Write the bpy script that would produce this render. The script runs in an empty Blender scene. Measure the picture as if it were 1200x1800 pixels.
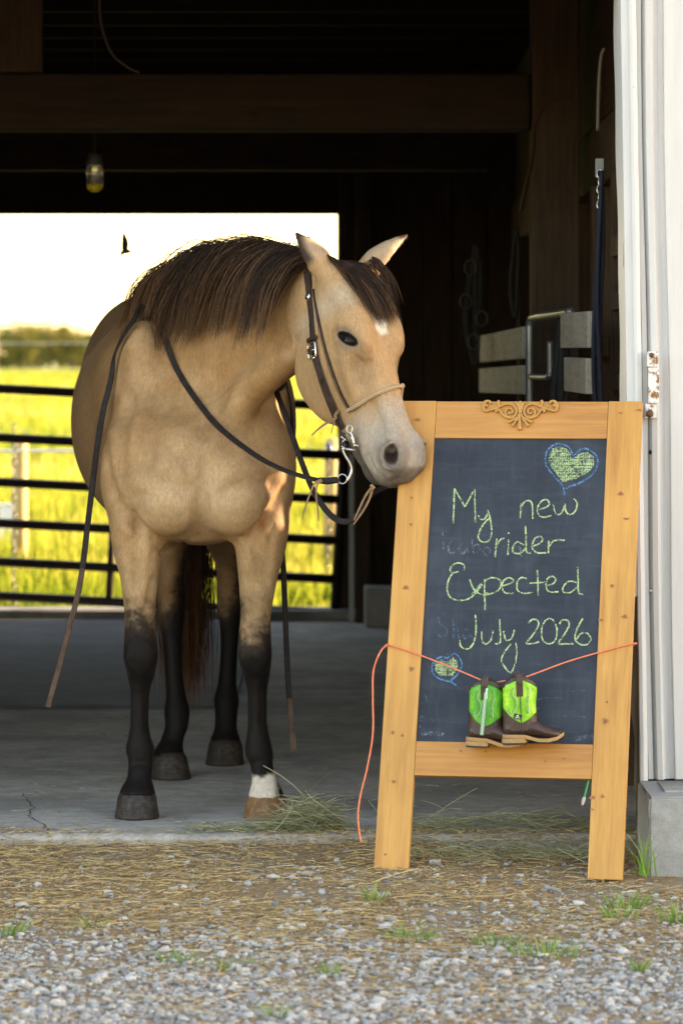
import bpy, bmesh, math, random
import numpy as np
from mathutils import Vector, Matrix
random.seed(7); np.random.seed(7)
R = math.radians
SC = bpy.context.scene
COL = SC.collection
# ---------------------------------------------------------------- camera
FPX, CAMZ = 6750.0, 1.29          # focal length in photo pixels, eye height (m)
cam_d = bpy.data.cameras.new('camera'); cam = bpy.data.objects.new('camera', cam_d); COL.objects.link(cam)
cam.location = (0, 0, CAMZ); cam.rotation_euler = (R(90), 0, 0)
cam_d.sensor_fit = 'VERTICAL'; cam_d.sensor_height = 36.0; cam_d.lens = 135.0; cam_d.shift_y = -268/1800
cam_d.clip_start = 0.1; cam_d.clip_end = 5000
cam_d.dof.use_dof = True; cam_d.dof.focus_distance = 10.35; cam_d.dof.aperture_fstop = 5.6
SC.camera = cam
# ---------------------------------------------------------------- sky and sun
SUN_EL, SUN_AZ = 12.0, 75.0       # azimuth clockwise from +Y (the way the camera looks): right and behind the barn
world = bpy.data.worlds.new('World'); SC.world = world; world.use_nodes = True
wn = world.node_tree.nodes; wl = world.node_tree.links
sky = wn.new('ShaderNodeTexSky'); sky.sky_type = 'NISHITA'; sky.sun_disc = False
sky.sun_elevation = R(SUN_EL); sky.sun_rotation = R(SUN_AZ); sky.altitude = 100
sky.air_density = 1.0; sky.dust_density = 1.0; sky.ozone_density = 1.0
wl.new(sky.outputs[0], wn['Background'].inputs[0]); wn['Background'].inputs[1].default_value = 0.15
sd = bpy.data.lights.new('sun', 'SUN'); sun = bpy.data.objects.new('sun', sd); COL.objects.link(sun)
sd.energy = 4.0; sd.angle = R(0.5); sd.color = (1.0, 0.86, 0.66)
_sv = Vector((math.sin(R(SUN_AZ))*math.cos(R(SUN_EL)), math.cos(R(SUN_AZ))*math.cos(R(SUN_EL)), math.sin(R(SUN_EL))))
sun.rotation_euler = _sv.to_track_quat('Z', 'Y').to_euler(); sun.location = (30, 20, 20)
SC.view_settings.view_transform = 'Standard'; SC.view_settings.look = 'None'
SC.view_settings.exposure = 2.7; SC.view_settings.gamma = 1.0
SC.view_settings.use_white_balance = True; SC.view_settings.white_balance_temperature = 8200; SC.view_settings.white_balance_tint = 19
SC.cycles.use_denoising = True
SC.cycles.max_bounces = 8; SC.cycles.diffuse_bounces = 5; SC.cycles.transparent_max_bounces = 8
SC.cycles.sample_clamp_indirect = 6.0
# ---------------------------------------------------------------- helpers
def P(px, py, Y):                 # photo pixel at a chosen distance -> world point
    return Vector(((px-600)/FPX*Y, Y, CAMZ-(py-632)/FPX*Y))
def obj(name, me, mat=None, parent=None, smooth=False, loc=None):
    o = bpy.data.objects.new(name, me); COL.objects.link(o)
    if mat is not None and not me.materials: me.materials.append(mat)
    if parent is not None: o.parent = parent
    if loc is not None: o.location = loc
    if smooth: me.polygons.foreach_set('use_smooth', np.ones(len(me.polygons), dtype=bool))
    return o
def empty(name, loc=(0,0,0), rot=(0,0,0), label=None, cat=None, group=None):
    o = bpy.data.objects.new(name, None); COL.objects.link(o); o.location = loc; o.rotation_euler = rot
    o.empty_display_size = .1
    return tag(o, label, cat, group)
def tag(o, label=None, cat=None, group=None, kind=None):
    if label: o['label'] = label
    if cat: o['category'] = cat
    if group: o['group'] = group
    if kind: o['kind'] = kind
    return o
class MB:
    """collects shapes, builds them as one mesh object"""
    def __init__(s): s.v = []; s.f = []
    def add(s, v, f):
        b = len(s.v); s.v += [tuple(p) for p in v]; s.f += [tuple(i+b for i in q) for q in f]; return s
    def box(s, x0, x1, y0, y1, z0, z1, M=None):
        v = [Vector((x, y, z)) for x in (x0, x1) for y in (y0, y1) for z in (z0, z1)]
        if M is not None: v = [M @ p for p in v]
        return s.add(v, [(0,1,3,2),(4,6,7,5),(0,4,5,1),(2,3,7,6),(0,2,6,4),(1,5,7,3)])
    def tube(s, pts, r, n=8, cap=True, sx=None, up=None, twist=0.0):
        """swept tube; r number or list; sx: width factor list/number for flat straps; up: reference for the flat side"""
        pts = [Vector(p) for p in pts]; m = len(pts)
        if not hasattr(r, '__len__'): r = [r]*m
        V = []; prev = None
        for i, p in enumerate(pts):
            t = (pts[min(i+1, m-1)]-pts[max(i-1, 0)])
            t = t.normalized() if t.length > 1e-9 else Vector((0,0,1))
            if up is not None:
                a = (up[i] if hasattr(up, '__len__') and not isinstance(up, Vector) else up); a = Vector(a)
                a = (a - t*a.dot(t))
                a = a.normalized() if a.length > 1e-6 else t.orthogonal().normalized()
            elif prev is None: a = t.orthogonal().normalized()
            else:
                a = prev - t*prev.dot(t); a = a.normalized() if a.length > 1e-6 else t.orthogonal().normalized()
            prev = a; b = t.cross(a)
            for k in range(n):
                an = 2*math.pi*k/n + twist*i + (math.pi/n if n == 4 else 0)
                q = a*math.cos(an)*r[i] + b*math.sin(an)*r[i]*(1 if sx is None else (sx[i] if hasattr(sx, '__len__') else sx))
                V.append(p+q)
        Fc = [(i*n+k, i*n+(k+1) % n, (i+1)*n+(k+1) % n, (i+1)*n+k) for i in range(m-1) for k in range(n)]
        if cap: Fc += [tuple(range(n-1, -1, -1)), tuple((m-1)*n+k for k in range(n))]
        return s.add(V, Fc)
    def strap(s, pts, nrm, w, th):
        """flat leather strap: pts, face normals, half width, half thickness"""
        pts = [Vector(p) for p in pts]; m = len(pts); V = []
        if not hasattr(w, '__len__'): w = [w]*m
        for i, p in enumerate(pts):
            t = (pts[min(i+1, m-1)]-pts[max(i-1, 0)]).normalized()
            nn = Vector(nrm[i] if isinstance(nrm, (list, tuple)) and not isinstance(nrm, Vector) and hasattr(nrm[0], '__len__') else nrm)
            nn = (nn-t*nn.dot(t)).normalized(); b = t.cross(nn)
            for (a, c) in ((-1,-1),(-.8,1),(.8,1),(1,-1)): V.append(p+b*a*w[i]+nn*c*th)
        Fc = [(i*4+k, i*4+(k+1) % 4, (i+1)*4+(k+1) % 4, (i+1)*4+k) for i in range(m-1) for k in range(4)]
        Fc += [(3,2,1,0), tuple((m-1)*4+k for k in range(4))]
        return s.add(V, Fc)
    def mesh(s, name='mesh'):
        me = bpy.data.meshes.new(name); me.from_pydata([tuple(p) for p in s.v], [], s.f)
        bm = bmesh.new(); bm.from_mesh(me); bmesh.ops.recalc_face_normals(bm, faces=bm.faces); bm.to_mesh(me); bm.free()
        return me
    def build(s, name, mat, parent=None, smooth=False, bevel=0, loc=None, seg=2):
        me = s.mesh(name)
        if bevel:
            bm = bmesh.new(); bm.from_mesh(me)
            bmesh.ops.bevel(bm, geom=bm.edges[:], offset=bevel, segments=seg, affect='EDGES', profile=.6, clamp_overlap=True)
            bm.to_mesh(me); bm.free()
        return obj(name, me, mat, parent, smooth, loc)
def np_mesh(name, V, Fq):
    """fast mesh from numpy arrays (all faces same size)"""
    me = bpy.data.meshes.new(name); V = np.asarray(V, dtype=np.float32); Fq = np.asarray(Fq, dtype=np.int32)
    k = Fq.shape[1]
    me.vertices.add(len(V)); me.vertices.foreach_set('co', V.ravel())
    me.loops.add(Fq.size); me.loops.foreach_set('vertex_index', Fq.ravel())
    me.polygons.add(len(Fq)); me.polygons.foreach_set('loop_start', np.arange(0, Fq.size, k, dtype=np.int32))
    me.update(calc_edges=True); me.validate()
    return me
def crom(pts, n):
    """Catmull-Rom through points, n samples per span"""
    pts = [Vector(p) for p in pts]; out = []
    for i in range(len(pts)-1):
        p0 = pts[max(i-1, 0)]; p1 = pts[i]; p2 = pts[i+1]; p3 = pts[min(i+2, len(pts)-1)]
        for k in range(n):
            t = k/n
            out.append(.5*((2*p1)+(p2-p0)*t+(2*p0-5*p1+4*p2-p3)*t*t+(3*p1-p0-3*p2+p3)*t**3))
    out.append(pts[-1]); return out
# ---------------------------------------------------------------- material helpers
class NT:
    def __init__(s, name):
        s.m = bpy.data.materials.new(name); s.m.use_nodes = True; s.t = s.m.node_tree; s.n = s.t.nodes; s.l = s.t.links
        s.b = s.n['Principled BSDF']; s.out = s.n['Material Output']; s._tc = None
    def new(s, ty, **kw):
        n = s.n.new(ty)
        for k, v in kw.items(): setattr(n, k, v)
        return n
    def link(s, a, b): s.l.new(a, b)
    def coord(s, kind='Object', scale=None, rot=None):
        if s._tc is None: s._tc = s.new('ShaderNodeTexCoord')
        o = s._tc.outputs[kind]
        if scale is not None:
            mp = s.new('ShaderNodeMapping'); mp.inputs['Scale'].default_value = scale if hasattr(scale, '__len__') else (scale,)*3
            if rot: mp.inputs['Rotation'].default_value = rot
            s.link(o, mp.inputs[0]); o = mp.outputs[0]
        return o
    def noise(s, scale=5, detail=4, rough=.55, vec=None, dist=0.0):
        n = s.new('ShaderNodeTexNoise'); n.inputs['Scale'].default_value = scale; n.inputs['Detail'].default_value = detail
        n.inputs['Roughness'].default_value = rough; n.inputs['Distortion'].default_value = dist
        s.link(vec if vec is not None else s.coord(), n.inputs['Vector']); return n.outputs['Fac']
    def ramp(s, fac, stops):
        r = s.new('ShaderNodeValToRGB'); e = r.color_ramp.elements
        while len(e) < len(stops): e.new(.5)
        for q, (p, c) in zip(e, stops):
            q.position = p; q.color = (*c, 1) if hasattr(c, '__len__') else (c, c, c, 1)
        s.link(fac, r.inputs[0]); return r.outputs[0]
    def mix(s, fac, a, b, mode='MIX'):
        m = s.new('ShaderNodeMix', data_type='RGBA', blend_type=mode)
        for i, v in ((0, fac), (6, a), (7, b)):
            if isinstance(v, bpy.types.NodeSocket): s.link(v, m.inputs[i])
            elif hasattr(v, '__len__'): m.inputs[i].default_value = (*v[:3], 1)
            else: m.inputs[i].default_value = v
        return m.outputs[2]
    def math(s, op, a, b=0.0, clamp=False):
        m = s.new('ShaderNodeMath', operation=op, use_clamp=clamp)
        for i, v in ((0, a), (1, b)):
            if isinstance(v, bpy.types.NodeSocket): s.link(v, m.inputs[i])
            else: m.inputs[i].default_value = v
        return m.outputs[0]
    def attr(s, name):
        a = s.new('ShaderNodeAttribute'); a.attribute_name = name; return a
    def bump(s, h, strength=.3, dist=.01):
        b = s.new('ShaderNodeBump'); b.inputs['Strength'].default_value = strength; b.inputs['Distance'].default_value = dist
        s.link(h, b.inputs['Height']); s.link(b.outputs[0], s.b.inputs['Normal']); return b
    def set(s, col=None, rough=None, metal=None, spec=None, **kw):
        for k, v in (('Base Color', col), ('Roughness', rough), ('Metallic', metal), ('Specular IOR Level', spec), *kw.items()):
            if v is None: continue
            if isinstance(v, bpy.types.NodeSocket): s.link(v, s.b.inputs[k])
            elif hasattr(v, '__len__') and len(v) == 3: s.b.inputs[k].default_value = (*v, 1)
            else: s.b.inputs[k].default_value = v
        return s
def srgb(r, g, b):
    f = lambda c: (c/255/12.92 if c/255 <= .04045 else ((c/255+.055)/1.055)**2.4)
    return (f(r), f(g), f(b))
def simple_mat(name, col, rough=.6, metal=0.0, var=.15, scale=30, bump=0.0, bscale=80, spec=.5):
    m = NT(name); n = m.noise(scale, 4)
    c = m.mix(n, tuple(x*(1-var) for x in col), tuple(min(1, x*(1+var)) for x in col))
    m.set(c, rough, metal, spec)
    if bump: m.bump(m.noise(bscale, 3), bump, .005)
    return m.m
# ================================================================ SETTING
def wood_mat(name, base, dark, rough=.75, axis='Z', scale=1.0, knots=True, bump=.25, rand=.25, spec=.3):
    """plank: fibres along one object axis, dark latewood lines, knots, per-object tone"""
    m = NT(name); inf = m.new('ShaderNodeObjectInfo')
    st = {'X': (.06, 1, 1), 'Y': (1, .06, 1), 'Z': (1, 1, .06)}[axis]
    add = m.new('ShaderNodeVectorMath', operation='ADD'); m.link(m.coord('Object'), add.inputs[0])
    comb = m.new('ShaderNodeCombineXYZ')
    for i in range(3): m.link(m.math('MULTIPLY', inf.outputs['Random'], 17.0+9*i), comb.inputs[i])
    m.link(comb.outputs[0], add.inputs[1])
    mp = m.new('ShaderNodeMapping'); mp.inputs['Scale'].default_value = st; m.link(add.outputs[0], mp.inputs[0])
    g1 = m.noise(60*scale, 5, .6, mp.outputs[0], .6); g2 = m.noise(220*scale, 3, .6, mp.outputs[0]); g3 = m.noise(5*scale, 3, .5, add.outputs[0])
    c = m.mix(m.ramp(g1, [(.32, 0), (.68, 1)]), dark, base)
    c = m.mix(m.ramp(g2, [(.45, 0), (.75, .35)]), c, tuple(x*.6 for x in dark))
    c = m.mix(m.ramp(g3, [(.35, 0), (.7, .45)]), c, tuple(min(1, x*1.25) for x in base))
    if knots:
        mk = m.new('ShaderNodeMapping'); mk.inputs['Scale'].default_value = {'X': (.4, 1, 1), 'Y': (1, .4, 1), 'Z': (1, 1, .4)}[axis]; m.link(add.outputs[0], mk.inputs[0])
        v = m.new('ShaderNodeTexVoronoi'); v.inputs['Scale'].default_value = 7*scale; m.link(mk.outputs[0], v.inputs['Vector'])
        c = m.mix(m.ramp(v.outputs['Distance'], [(.045, .85), (.11, 0)]), c, tuple(x*.42 for x in dark))
    val = m.math('ADD', m.math('MULTIPLY', inf.outputs['Random'], rand), 1-rand/2)
    cc = m.new('ShaderNodeCombineXYZ')
    for i in range(3): m.link(val, cc.inputs[i])
    c = m.mix(1.0, c, cc.outputs[0], 'MULTIPLY')
    m.set(c, rough, spec=spec); m.bump(m.math('ADD', g1, m.math('MULTIPLY', g2, .5)), bump, .004); return m.m
M_BARNWOOD = wood_mat('barn_wood', (.075,.048,.030), (.034,.022,.014), .85, 'Z')
M_BARNWOOD_Y = wood_mat('barn_wood_long', (.085,.054,.034), (.038,.025,.016), .85, 'Y')
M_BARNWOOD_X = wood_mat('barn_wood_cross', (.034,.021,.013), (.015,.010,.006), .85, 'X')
M_OLDPOST = wood_mat('weathered_post', (.20,.17,.12), (.085,.07,.045), .9, 'Z', bump=.8)
M_WHITEPLANK = wood_mat('white_painted_plank', (.50,.46,.38), (.34,.30,.24), .75, 'Y', rand=.1)
def white_metal():
    m = NT('white_painted_metal'); st = m.noise(9, 5, .6, m.coord('Object', (6, 6, .5))); ch = m.noise(45, 5, .7, m.coord('Object', (1, 1, .5)))
    c = m.mix(m.ramp(st, [(.42, 0), (.75, .35)]), (.64,.635,.63), (.46,.45,.43))
    c = m.mix(m.ramp(ch, [(.735, 0), (.76, .9)]), c, (.22,.11,.05))
    m.set(c, .42, spec=.4); m.bump(m.noise(3, 2, .5, m.coord('Object', (1, 1, .4))), .25, .03); return m.m
M_WMETAL = white_metal()
def concrete_mat(name, a, b, spots=(.05,.05,.05), sc=1.0, stain=(.10,.095,.085)):
    m = NT(name); n1 = m.noise(2.2*sc, 6, .65); n2 = m.noise(14*sc, 6, .65); n3 = m.noise(160*sc, 3, .6)
    c = m.mix(m.ramp(n2, [(.3, 0), (.7, 1)]), a, b); c = m.mix(m.ramp(n1, [(.42, 0), (.62, .75)]), c, stain)
    c = m.mix(m.ramp(n3, [(.60, 0), (.68, .6)]), c, spots)
    m.set(c, .9, spec=.3); m.bump(m.math('ADD', n3, m.math('MULTIPLY', n2, 1.5)), .45, .006); return m.m
M_CONC = concrete_mat('worn_concrete', (.33,.295,.245), (.54,.49,.42), stain=(.235,.212,.18))
M_BLOCK = concrete_mat('concrete_block', (.30,.295,.28), (.40,.39,.37), (.12,.12,.115), 2.0, (.36,.35,.33))
def grooved_mat():
    m = concrete_mat('stable_mat', (.085,.092,.10), (.13,.14,.15), (.05,.05,.05), 1.0, (.075,.08,.085)); return m
M_MAT = grooved_mat()
def field_mat():
    m = NT('field_ground'); n = m.noise(.35, 6, .6); n2 = m.noise(6, 5, .6)
    c = m.mix(m.ramp(n, [(.35, 0), (.65, 1)]), (.16,.19,.025), (.30,.29,.04)); c = m.mix(m.ramp(n2, [(.4, 0), (.7, .5)]), c, (.10,.12,.02))
    m.set(c, .9); return m.m
def dirt_mat():
    m = NT('gravel_dirt'); n1 = m.noise(3.5, 6, .6); n2 = m.noise(45, 6, .7); n3 = m.noise(220, 3, .6)
    c = m.mix(m.ramp(n2, [(.3, 0), (.72, 1)]), (.19,.115,.058), (.42,.29,.16)); c = m.mix(m.ramp(n1, [(.45, 0), (.6, .6)]), c, (.27,.235,.19))
    c = m.mix(m.ramp(n3, [(.58, 0), (.7, .7)]), c, (.46,.36,.22))
    m.set(c, .95, spec=.2); m.bump(m.math('ADD', n2, m.math('MULTIPLY', n3, .6)), .7, .012); return m.m
GZ0 = -.036                                            # gravel level, one low step under the barn floor
def struct(o): o['kind'] = 'structure'; return o
def grid_sheet(name, x0, x1, y0, y1, nx, ny, zf, mat):
    xs = np.linspace(x0, x1, nx+1); ys = np.linspace(y0, y1, ny+1); X, Y = np.meshgrid(xs, ys, indexing='ij')
    Z = zf(X, Y); V = np.stack([X, Y, Z], -1).reshape(-1, 3); i = np.arange(nx)[:, None]*(ny+1)+np.arange(ny)[None, :]
    Q = np.stack([i, i+ny+1, i+ny+2, i+1], -1).reshape(-1, 4); return struct(obj(name, np_mesh(name, V, Q), mat, None, True))
MB().box(-1500,1500,-400,2600,-.30,-.058).build('ground', field_mat()).__setitem__('kind', 'structure')
def gnz(X, Y):
    p = np.stack([X.ravel(), Y.ravel(), np.zeros(X.size)], 1)
    return (GZ0+.010*(vn(p, 4.0, 21)-.5)+.008*(vn(p, 15, 22)-.5)+.016*np.clip((p[:, 1]-10.15)/.3, 0, 1)*np.clip(1-p[:, 0]*1.5,0,1)*(vn(p, 9, 25)+.2)-.026*np.clip((p[:, 0]-.25)/.6,0,1)*np.clip((p[:, 1]-9.0)/.8,0,1)).reshape(X.shape)
def vn(p, scale, seed=0):
    rs_ = np.random.RandomState(seed); g = rs_.rand(32, 32, 32).astype(np.float32); q = p*scale+100.3; i = np.floor(q).astype(int); f = q-i; f = f*f*(3-2*f); r = 0
    for a in (0, 1):
        for b in (0, 1):
            for c in (0, 1):
                r = r+g[(i[:, 0]+a) % 32, (i[:, 1]+b) % 32, (i[:, 2]+c) % 32]*(f[:, 0] if a else 1-f[:, 0])*(f[:, 1] if b else 1-f[:, 1])*(f[:, 2] if c else 1-f[:, 2])
    return r
M_DIRT = dirt_mat()
grid_sheet('gravel_yard', -4.0, 4.0, 3.0, 10.46, 330, 300, gnz, M_DIRT)
grid_sheet('yard', -30, 30, -40, 10.46, 2, 2, lambda X, Y: X*0-.054, M_DIRT)
# concrete floor with an uneven, worn front lip and a crack
def floor():
    V = []; Fc = []; xs = np.linspace(-3.2, 2.6, 500)
    rs_ = np.random.RandomState(4)
    lip = 10.43+.050*(vn(np.stack([xs, xs*0, xs*0], 1), 5, 31)-.5)+.026*(vn(np.stack([xs, xs*0, xs*0], 1), 24, 32)-.5)+.008*(vn(np.stack([xs, xs*0, xs*0], 1), 70, 33)-.5)
    rows = [(-.07,0.012),(-.012,0.0),(-.004,.006),(0,.016)]
    rr = []
    for z, dy in rows: rr.append([(x, l+dy+.006*rs_.rand(), z-(.004*rs_.rand() if z > -.06 else 0)) for x, l in zip(xs, lip)])
    rr.append([(x, l+.028, 0.0) for x, l in zip(xs, lip)]); rr.append([(x, 13.0, 0) for x in xs]); rr.append([(x, 19.25, 0) for x in xs]); rr.append([(x, 19.25, -.1) for x in xs])
    n = len(xs); V = [p for r in rr for p in r]
    Fc = [(i*n+k, i*n+k+1, (i+1)*n+k+1, (i+1)*n+k) for i in range(len(rr)-1) for k in range(n-1)]
    return struct(MB().add(V, Fc).build('barn_floor', M_CONC, smooth=False))
floor()
M_DARK = simple_mat('crack_dark', (.03,.028,.025), .95)
ck = crom([P(40,1395,11.4), P(58,1418,11.05), P(50,1432,10.9), P(72,1450,10.66), P(88,1468,10.43)], 8)
m = MB(); rs_ = random.Random(3)
L_, R_ = [], []
for i, p in enumerate(ck):
    w = .0008+.0016*rs_.random(); q = Vector((p.x+rs_.uniform(-.008,.008), p.y, .0022)); L_.append(q-Vector((w,0,0))); R_.append(q+Vector((w,0,0)))
m.add(L_+R_, [(i, i+1, len(ck)+i+1, len(ck)+i) for i in range(len(ck)-1)]); struct(m.build('floor_crack', M_DARK))
mt = MB().box(-3.0, -.40, 14.22, 18.9, .001, .012).build('floor_mat', M_MAT, bevel=.003)
tag(mt, 'flat blue grey stable mat lying on the concrete behind the horse', 'mat')
struct(MB().box(-2.6, 2.4, 18.95, 19.28, .0015, .05).build('door_sill', concrete_mat('sill_concrete', (.26,.26,.25), (.36,.36,.35)), bevel=.008))

# ---------------------------------------------------------------- barn
FY = 10.42                                             # front wall plane
barn = empty('barn', (0, FY, 0), label='old timber barn with white metal siding around its open doorway', cat='barn')
def bpart(name, m, mat, parent=None, **kw):
    pr = parent or barn
    o = m.build(name, mat, pr, **kw); off = Vector((0, FY, 0)) if pr is barn else None
    o.data.transform(Matrix.Translation(-Vector((0, FY, 0)))); return o
LEAN = Matrix.Translation((.76,0,0)) @ Matrix.Shear('XY', 4, (0,0)) @ Matrix.Translation((-.76,0,0))
KX = FY/10.1
def lean(z): return -.0155*(z-.05)                     # the old wall leans: x offset with height
def lbox(x0, x1, y0, y1, z0, z1):
    v = [(x+lean(z), y, z) for x in (x0, x1) for y in (y0, y1) for z in (z0, z1)]
    return MB().add(v, [(0,1,3,2),(4,6,7,5),(0,4,5,1),(2,3,7,6),(0,2,6,4),(1,5,7,3)])
# corrugated siding right of the door: real folded profile
prof = []; x = .800
def px2x(px): return (px-600)/FPX*FY
pts = [(1127,0),(1138,0),(1139.5,-.008),(1148,-.008),(1149,0.006),(1152,-.004),(1155,-.022),(1164,-.024),(1170,-.002),(1178,.006),(1186,.004),(1187.5,-.012),(1189,-.012)]
prof = [(px2x(a), b) for a, b in pts]; xx = prof[-1][0]
while xx < 3.2:
    for dx, h in ((.075,0),(.082,-.006),(.090,-.006),(.097,0),(.165,0),(.172,-.006),(.180,-.006),(.187,0),(.225,0),(.240,-.020),(.256,-.020),(.271,0)): prof.append((xx+dx, h))
    xx += .271
V = []; zs = np.linspace(.150, 4.6, 24); n = len(prof)
for z in zs: V += [(a+lean(z)+.0025*math.sin(z*5+a*9), FY+.02+h, z) for a, h in prof]
for z in zs[::-1]: V += [(a+lean(z), FY+.034+h, z) for a, h in prof]
K = len(zs)*2
sid = MB().add(V, [(i*n+k, i*n+k+1, ((i+1) % K)*n+k+1, ((i+1) % K)*n+k) for i in range(K) for k in range(n-1)])
siding = bpart('siding_panel', sid, M_WMETAL)
m = lbox(3.2, 16, FY+.03, FY+.12, -.05, 4.6); bpart('siding_panel', m, M_WMETAL)  # unseen wing of wall past the barn, added to shade the gravel yard
# jamb flashing, an L of thin metal with a buckled edge, torn off at the bottom
def flashing():
    V = []; zz = np.linspace(.648, 4.2, 70); rs_ = random.Random(9)
    for z in zz:
        wv = .0014*math.sin(z*5.3)+.0012*math.sin(z*19+1)
        jag = rs_.uniform(-.006,.006) if z < .66 else 0
        for a, b in ((.742+wv, .155),(.747+wv*.6, .03),(.749, -.004),(.787, -.006),(.7885, .012),(.7500, .010),(.7485,.155)): V.append((a*KX+lean(z)+.018, FY+b, z+jag))
    N = 7; return MB().add(V, [(i*N+k, i*N+(k+1) % N, (i+1)*N+(k+1) % N, (i+1)*N+k) for i in range(len(zz)-1) for k in range(N)]+[tuple(range(N)), tuple((len(zz)-1)*N+k for k in range(N))])
bpart('jamb_flashing', flashing(), M_WMETAL)
def corner_trim():
    V = []; zz = np.linspace(.052, 4.2, 60)
    for z in zz:
        k = max(0, (.12-z)/.07)
        for a, b in ((.786, .016),(.787,-.012-.01*k),(.795,-.014-.015*k),(.806,-.008),(.808,.020)): V.append((a*KX+lean(z)+.0005*math.sin(z*30)-.004*k, FY+b, z))
    N = 5; return MB().add(V, [(i*N+k, i*N+(k+1) % N, (i+1)*N+(k+1) % N, (i+1)*N+k) for i in range(len(zz)-1) for k in range(N)]+[tuple(range(N)), tuple((len(zz)-1)*N+k for k in range(N))])
bpart('corner_trim', corner_trim(), M_WMETAL)
# weathered door post behind the flashing
pm = MB(); zz = np.linspace(.02, 2.31, 40); V = []
for z in zz:
    r = .004*math.sin(z*11)+.003*math.sin(z*31)
    for a, b in ((.770+r,.02),(.790,.02),(.815,.045),(.815,.155),(.785,.16),(.783+r*.3,.14)): V.append((a*KX+lean(z), FY+b, z))
pm.add(V, [(i*6+k, i*6+(k+1) % 6, (i+1)*6+(k+1) % 6, (i+1)*6+k) for i in range(39) for k in range(6)]+[tuple(range(6)), tuple(39*6+k for k in range(6))])
bpart('door_post', pm, M_OLDPOST)
# header, left wall, outer walls, loft floor and roof keep the inside dark
bpart('door_header', MB().box(-2.5, .80, FY+.03, FY+.20, 2.32, 4.6), M_WMETAL)
bpart('siding_panel', MB().box(-6, -2.5, FY+.03, FY+.12, -.05, 4.6), M_WMETAL)
bpart('side_wall', MB().box(-3.3, -3.2, FY+.12, 19.2, -.05, 4.5), M_BARNWOOD)
bpart('roof', MB().box(-3.6, 3.0, FY-.1, 19.7, 4.5, 4.62), simple_mat('roof_metal', (.3,.3,.3), .5))
for i in range(14):
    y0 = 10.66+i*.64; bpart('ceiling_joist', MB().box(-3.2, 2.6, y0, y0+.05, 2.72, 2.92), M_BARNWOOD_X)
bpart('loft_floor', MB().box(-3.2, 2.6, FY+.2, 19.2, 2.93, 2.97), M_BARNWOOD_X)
# outer right wall in boards, two narrow gaps let the low sun in
SX = 2.6
def sun_cross(p):                                      # where the ray from p towards the sun meets x = SX
    t = (SX-p[0])/_sv.x; return p[1]+_sv.y*t, p[2]+_sv.z*t
M_SIDE = M_BARNWOOD
ygaps = []
# ---- interior timber that shows
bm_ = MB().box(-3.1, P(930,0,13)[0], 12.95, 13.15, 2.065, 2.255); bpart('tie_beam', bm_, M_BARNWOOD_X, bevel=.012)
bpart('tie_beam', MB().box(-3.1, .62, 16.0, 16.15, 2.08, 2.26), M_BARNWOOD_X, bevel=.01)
bpart('post', MB().box(P(932,0,13)[0], P(1015,0,13)[0], 12.9, 13.1, 0, 2.72), M_BARNWOOD, bevel=.01)
bpart('post', MB().box(P(80,0,13)[0]-.16, P(80,0,13)[0], 12.88, 12.94, 2.255, 2.72), M_BARNWOOD, bevel=.01)
# back wall: header boards above the opening and upright boards right of it
BY = 19.2; OPX = P(593,0,BY)[0]; OPZ = P(0,377,BY)[2]
for i, (z0, z1) in enumerate(((OPZ, OPZ+.20),(OPZ+.2003, OPZ+.42),(OPZ+.4203, OPZ+.66),(OPZ+.6603, OPZ+.97))):
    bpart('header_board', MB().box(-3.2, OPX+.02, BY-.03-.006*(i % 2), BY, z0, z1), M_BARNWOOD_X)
bpart('side_board', MB().box(-3.2, -2.4, BY-.03, BY, 0, 3.0), M_BARNWOOD)
bpart('wall_backing', MB().box(OPX, 3.2, BY+.004, BY+.03, 0, 4.5), M_BARNWOOD); bpart('wall_backing', MB().box(-3.2, OPX, BY+.004, BY+.03, OPZ+.004, 4.5), M_BARNWOOD_X); bpart('wall_backing', MB().box(-3.3, -2.4, BY+.004, BY+.03, 0, OPZ), M_BARNWOOD)  # sheets added behind the boards to stop daylight leaking through the joints
bx = OPX
for i, w in enumerate((.052,.075,.135,.16,.15,.17,.16,.15,.17,.16,.15,.16,.17,.16,.15,.16,.16,.17)):
    bpart('wall_board', MB().box(bx+.003, bx+w-.003, BY-.03-(.05 if i == 0 else .012*(i % 2)), BY, 0.02, 3.0), M_BARNWOOD); bx += w
bpart('metal_strip', MB().box(P(613,0,18.9)[0], P(622,0,18.9)[0], 18.86, 18.9, .0, 1.32), simple_mat('grey_steel', (.22,.23,.25), .45, .6))
bpart('door_post', MB().box(P(626,0,18.9)[0], P(650,0,18.9)[0], 18.8, 18.92, 0, 2.6), M_BARNWOOD)
bpart('footing', MB().box(P(640,0,18.7)[0], P(700,0,18.7)[0], 18.5, 18.78, 0, .19), M_BLOCK, bevel=.01)
# right partition of the aisle, x ~ .8 : plate, posts, rails
PX0 = .835
bpart('plate_beam', MB().box(PX0, PX0+.10, 10.62, 18.9, 1.86, 2.06), M_BARNWOOD_Y, bevel=.008)
bpart('plate_board', MB().box(PX0+.02, PX0+.06, 10.62, 18.9, 2.08, 2.72), M_BARNWOOD_Y)
for y, w in ((10.62,.10),(11.62,.12),(12.6,.10),(13.9,.09),(15.1,.12),(16.6,.10),(17.8,.12)):
    bpart('stall_post', MB().box(PX0-.015, PX0+.085, y, y+w, 0, 1.86), M_BARNWOOD, bevel=.005)
for y0, y1, z0, z1 in ((10.95,11.64,1.20,1.245),(10.95,11.64,1.44,1.49),(10.95,11.64,1.60,1.66),(11.74,12.6,1.3,1.36),(12.7,13.9,.15,.40),(12.7,13.9,.5,.75)):
    bpart('stall_rail', MB().box(PX0-.02, PX0+.02, y0, y1, z0, z1), M_BARNWOOD_Y)
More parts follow.
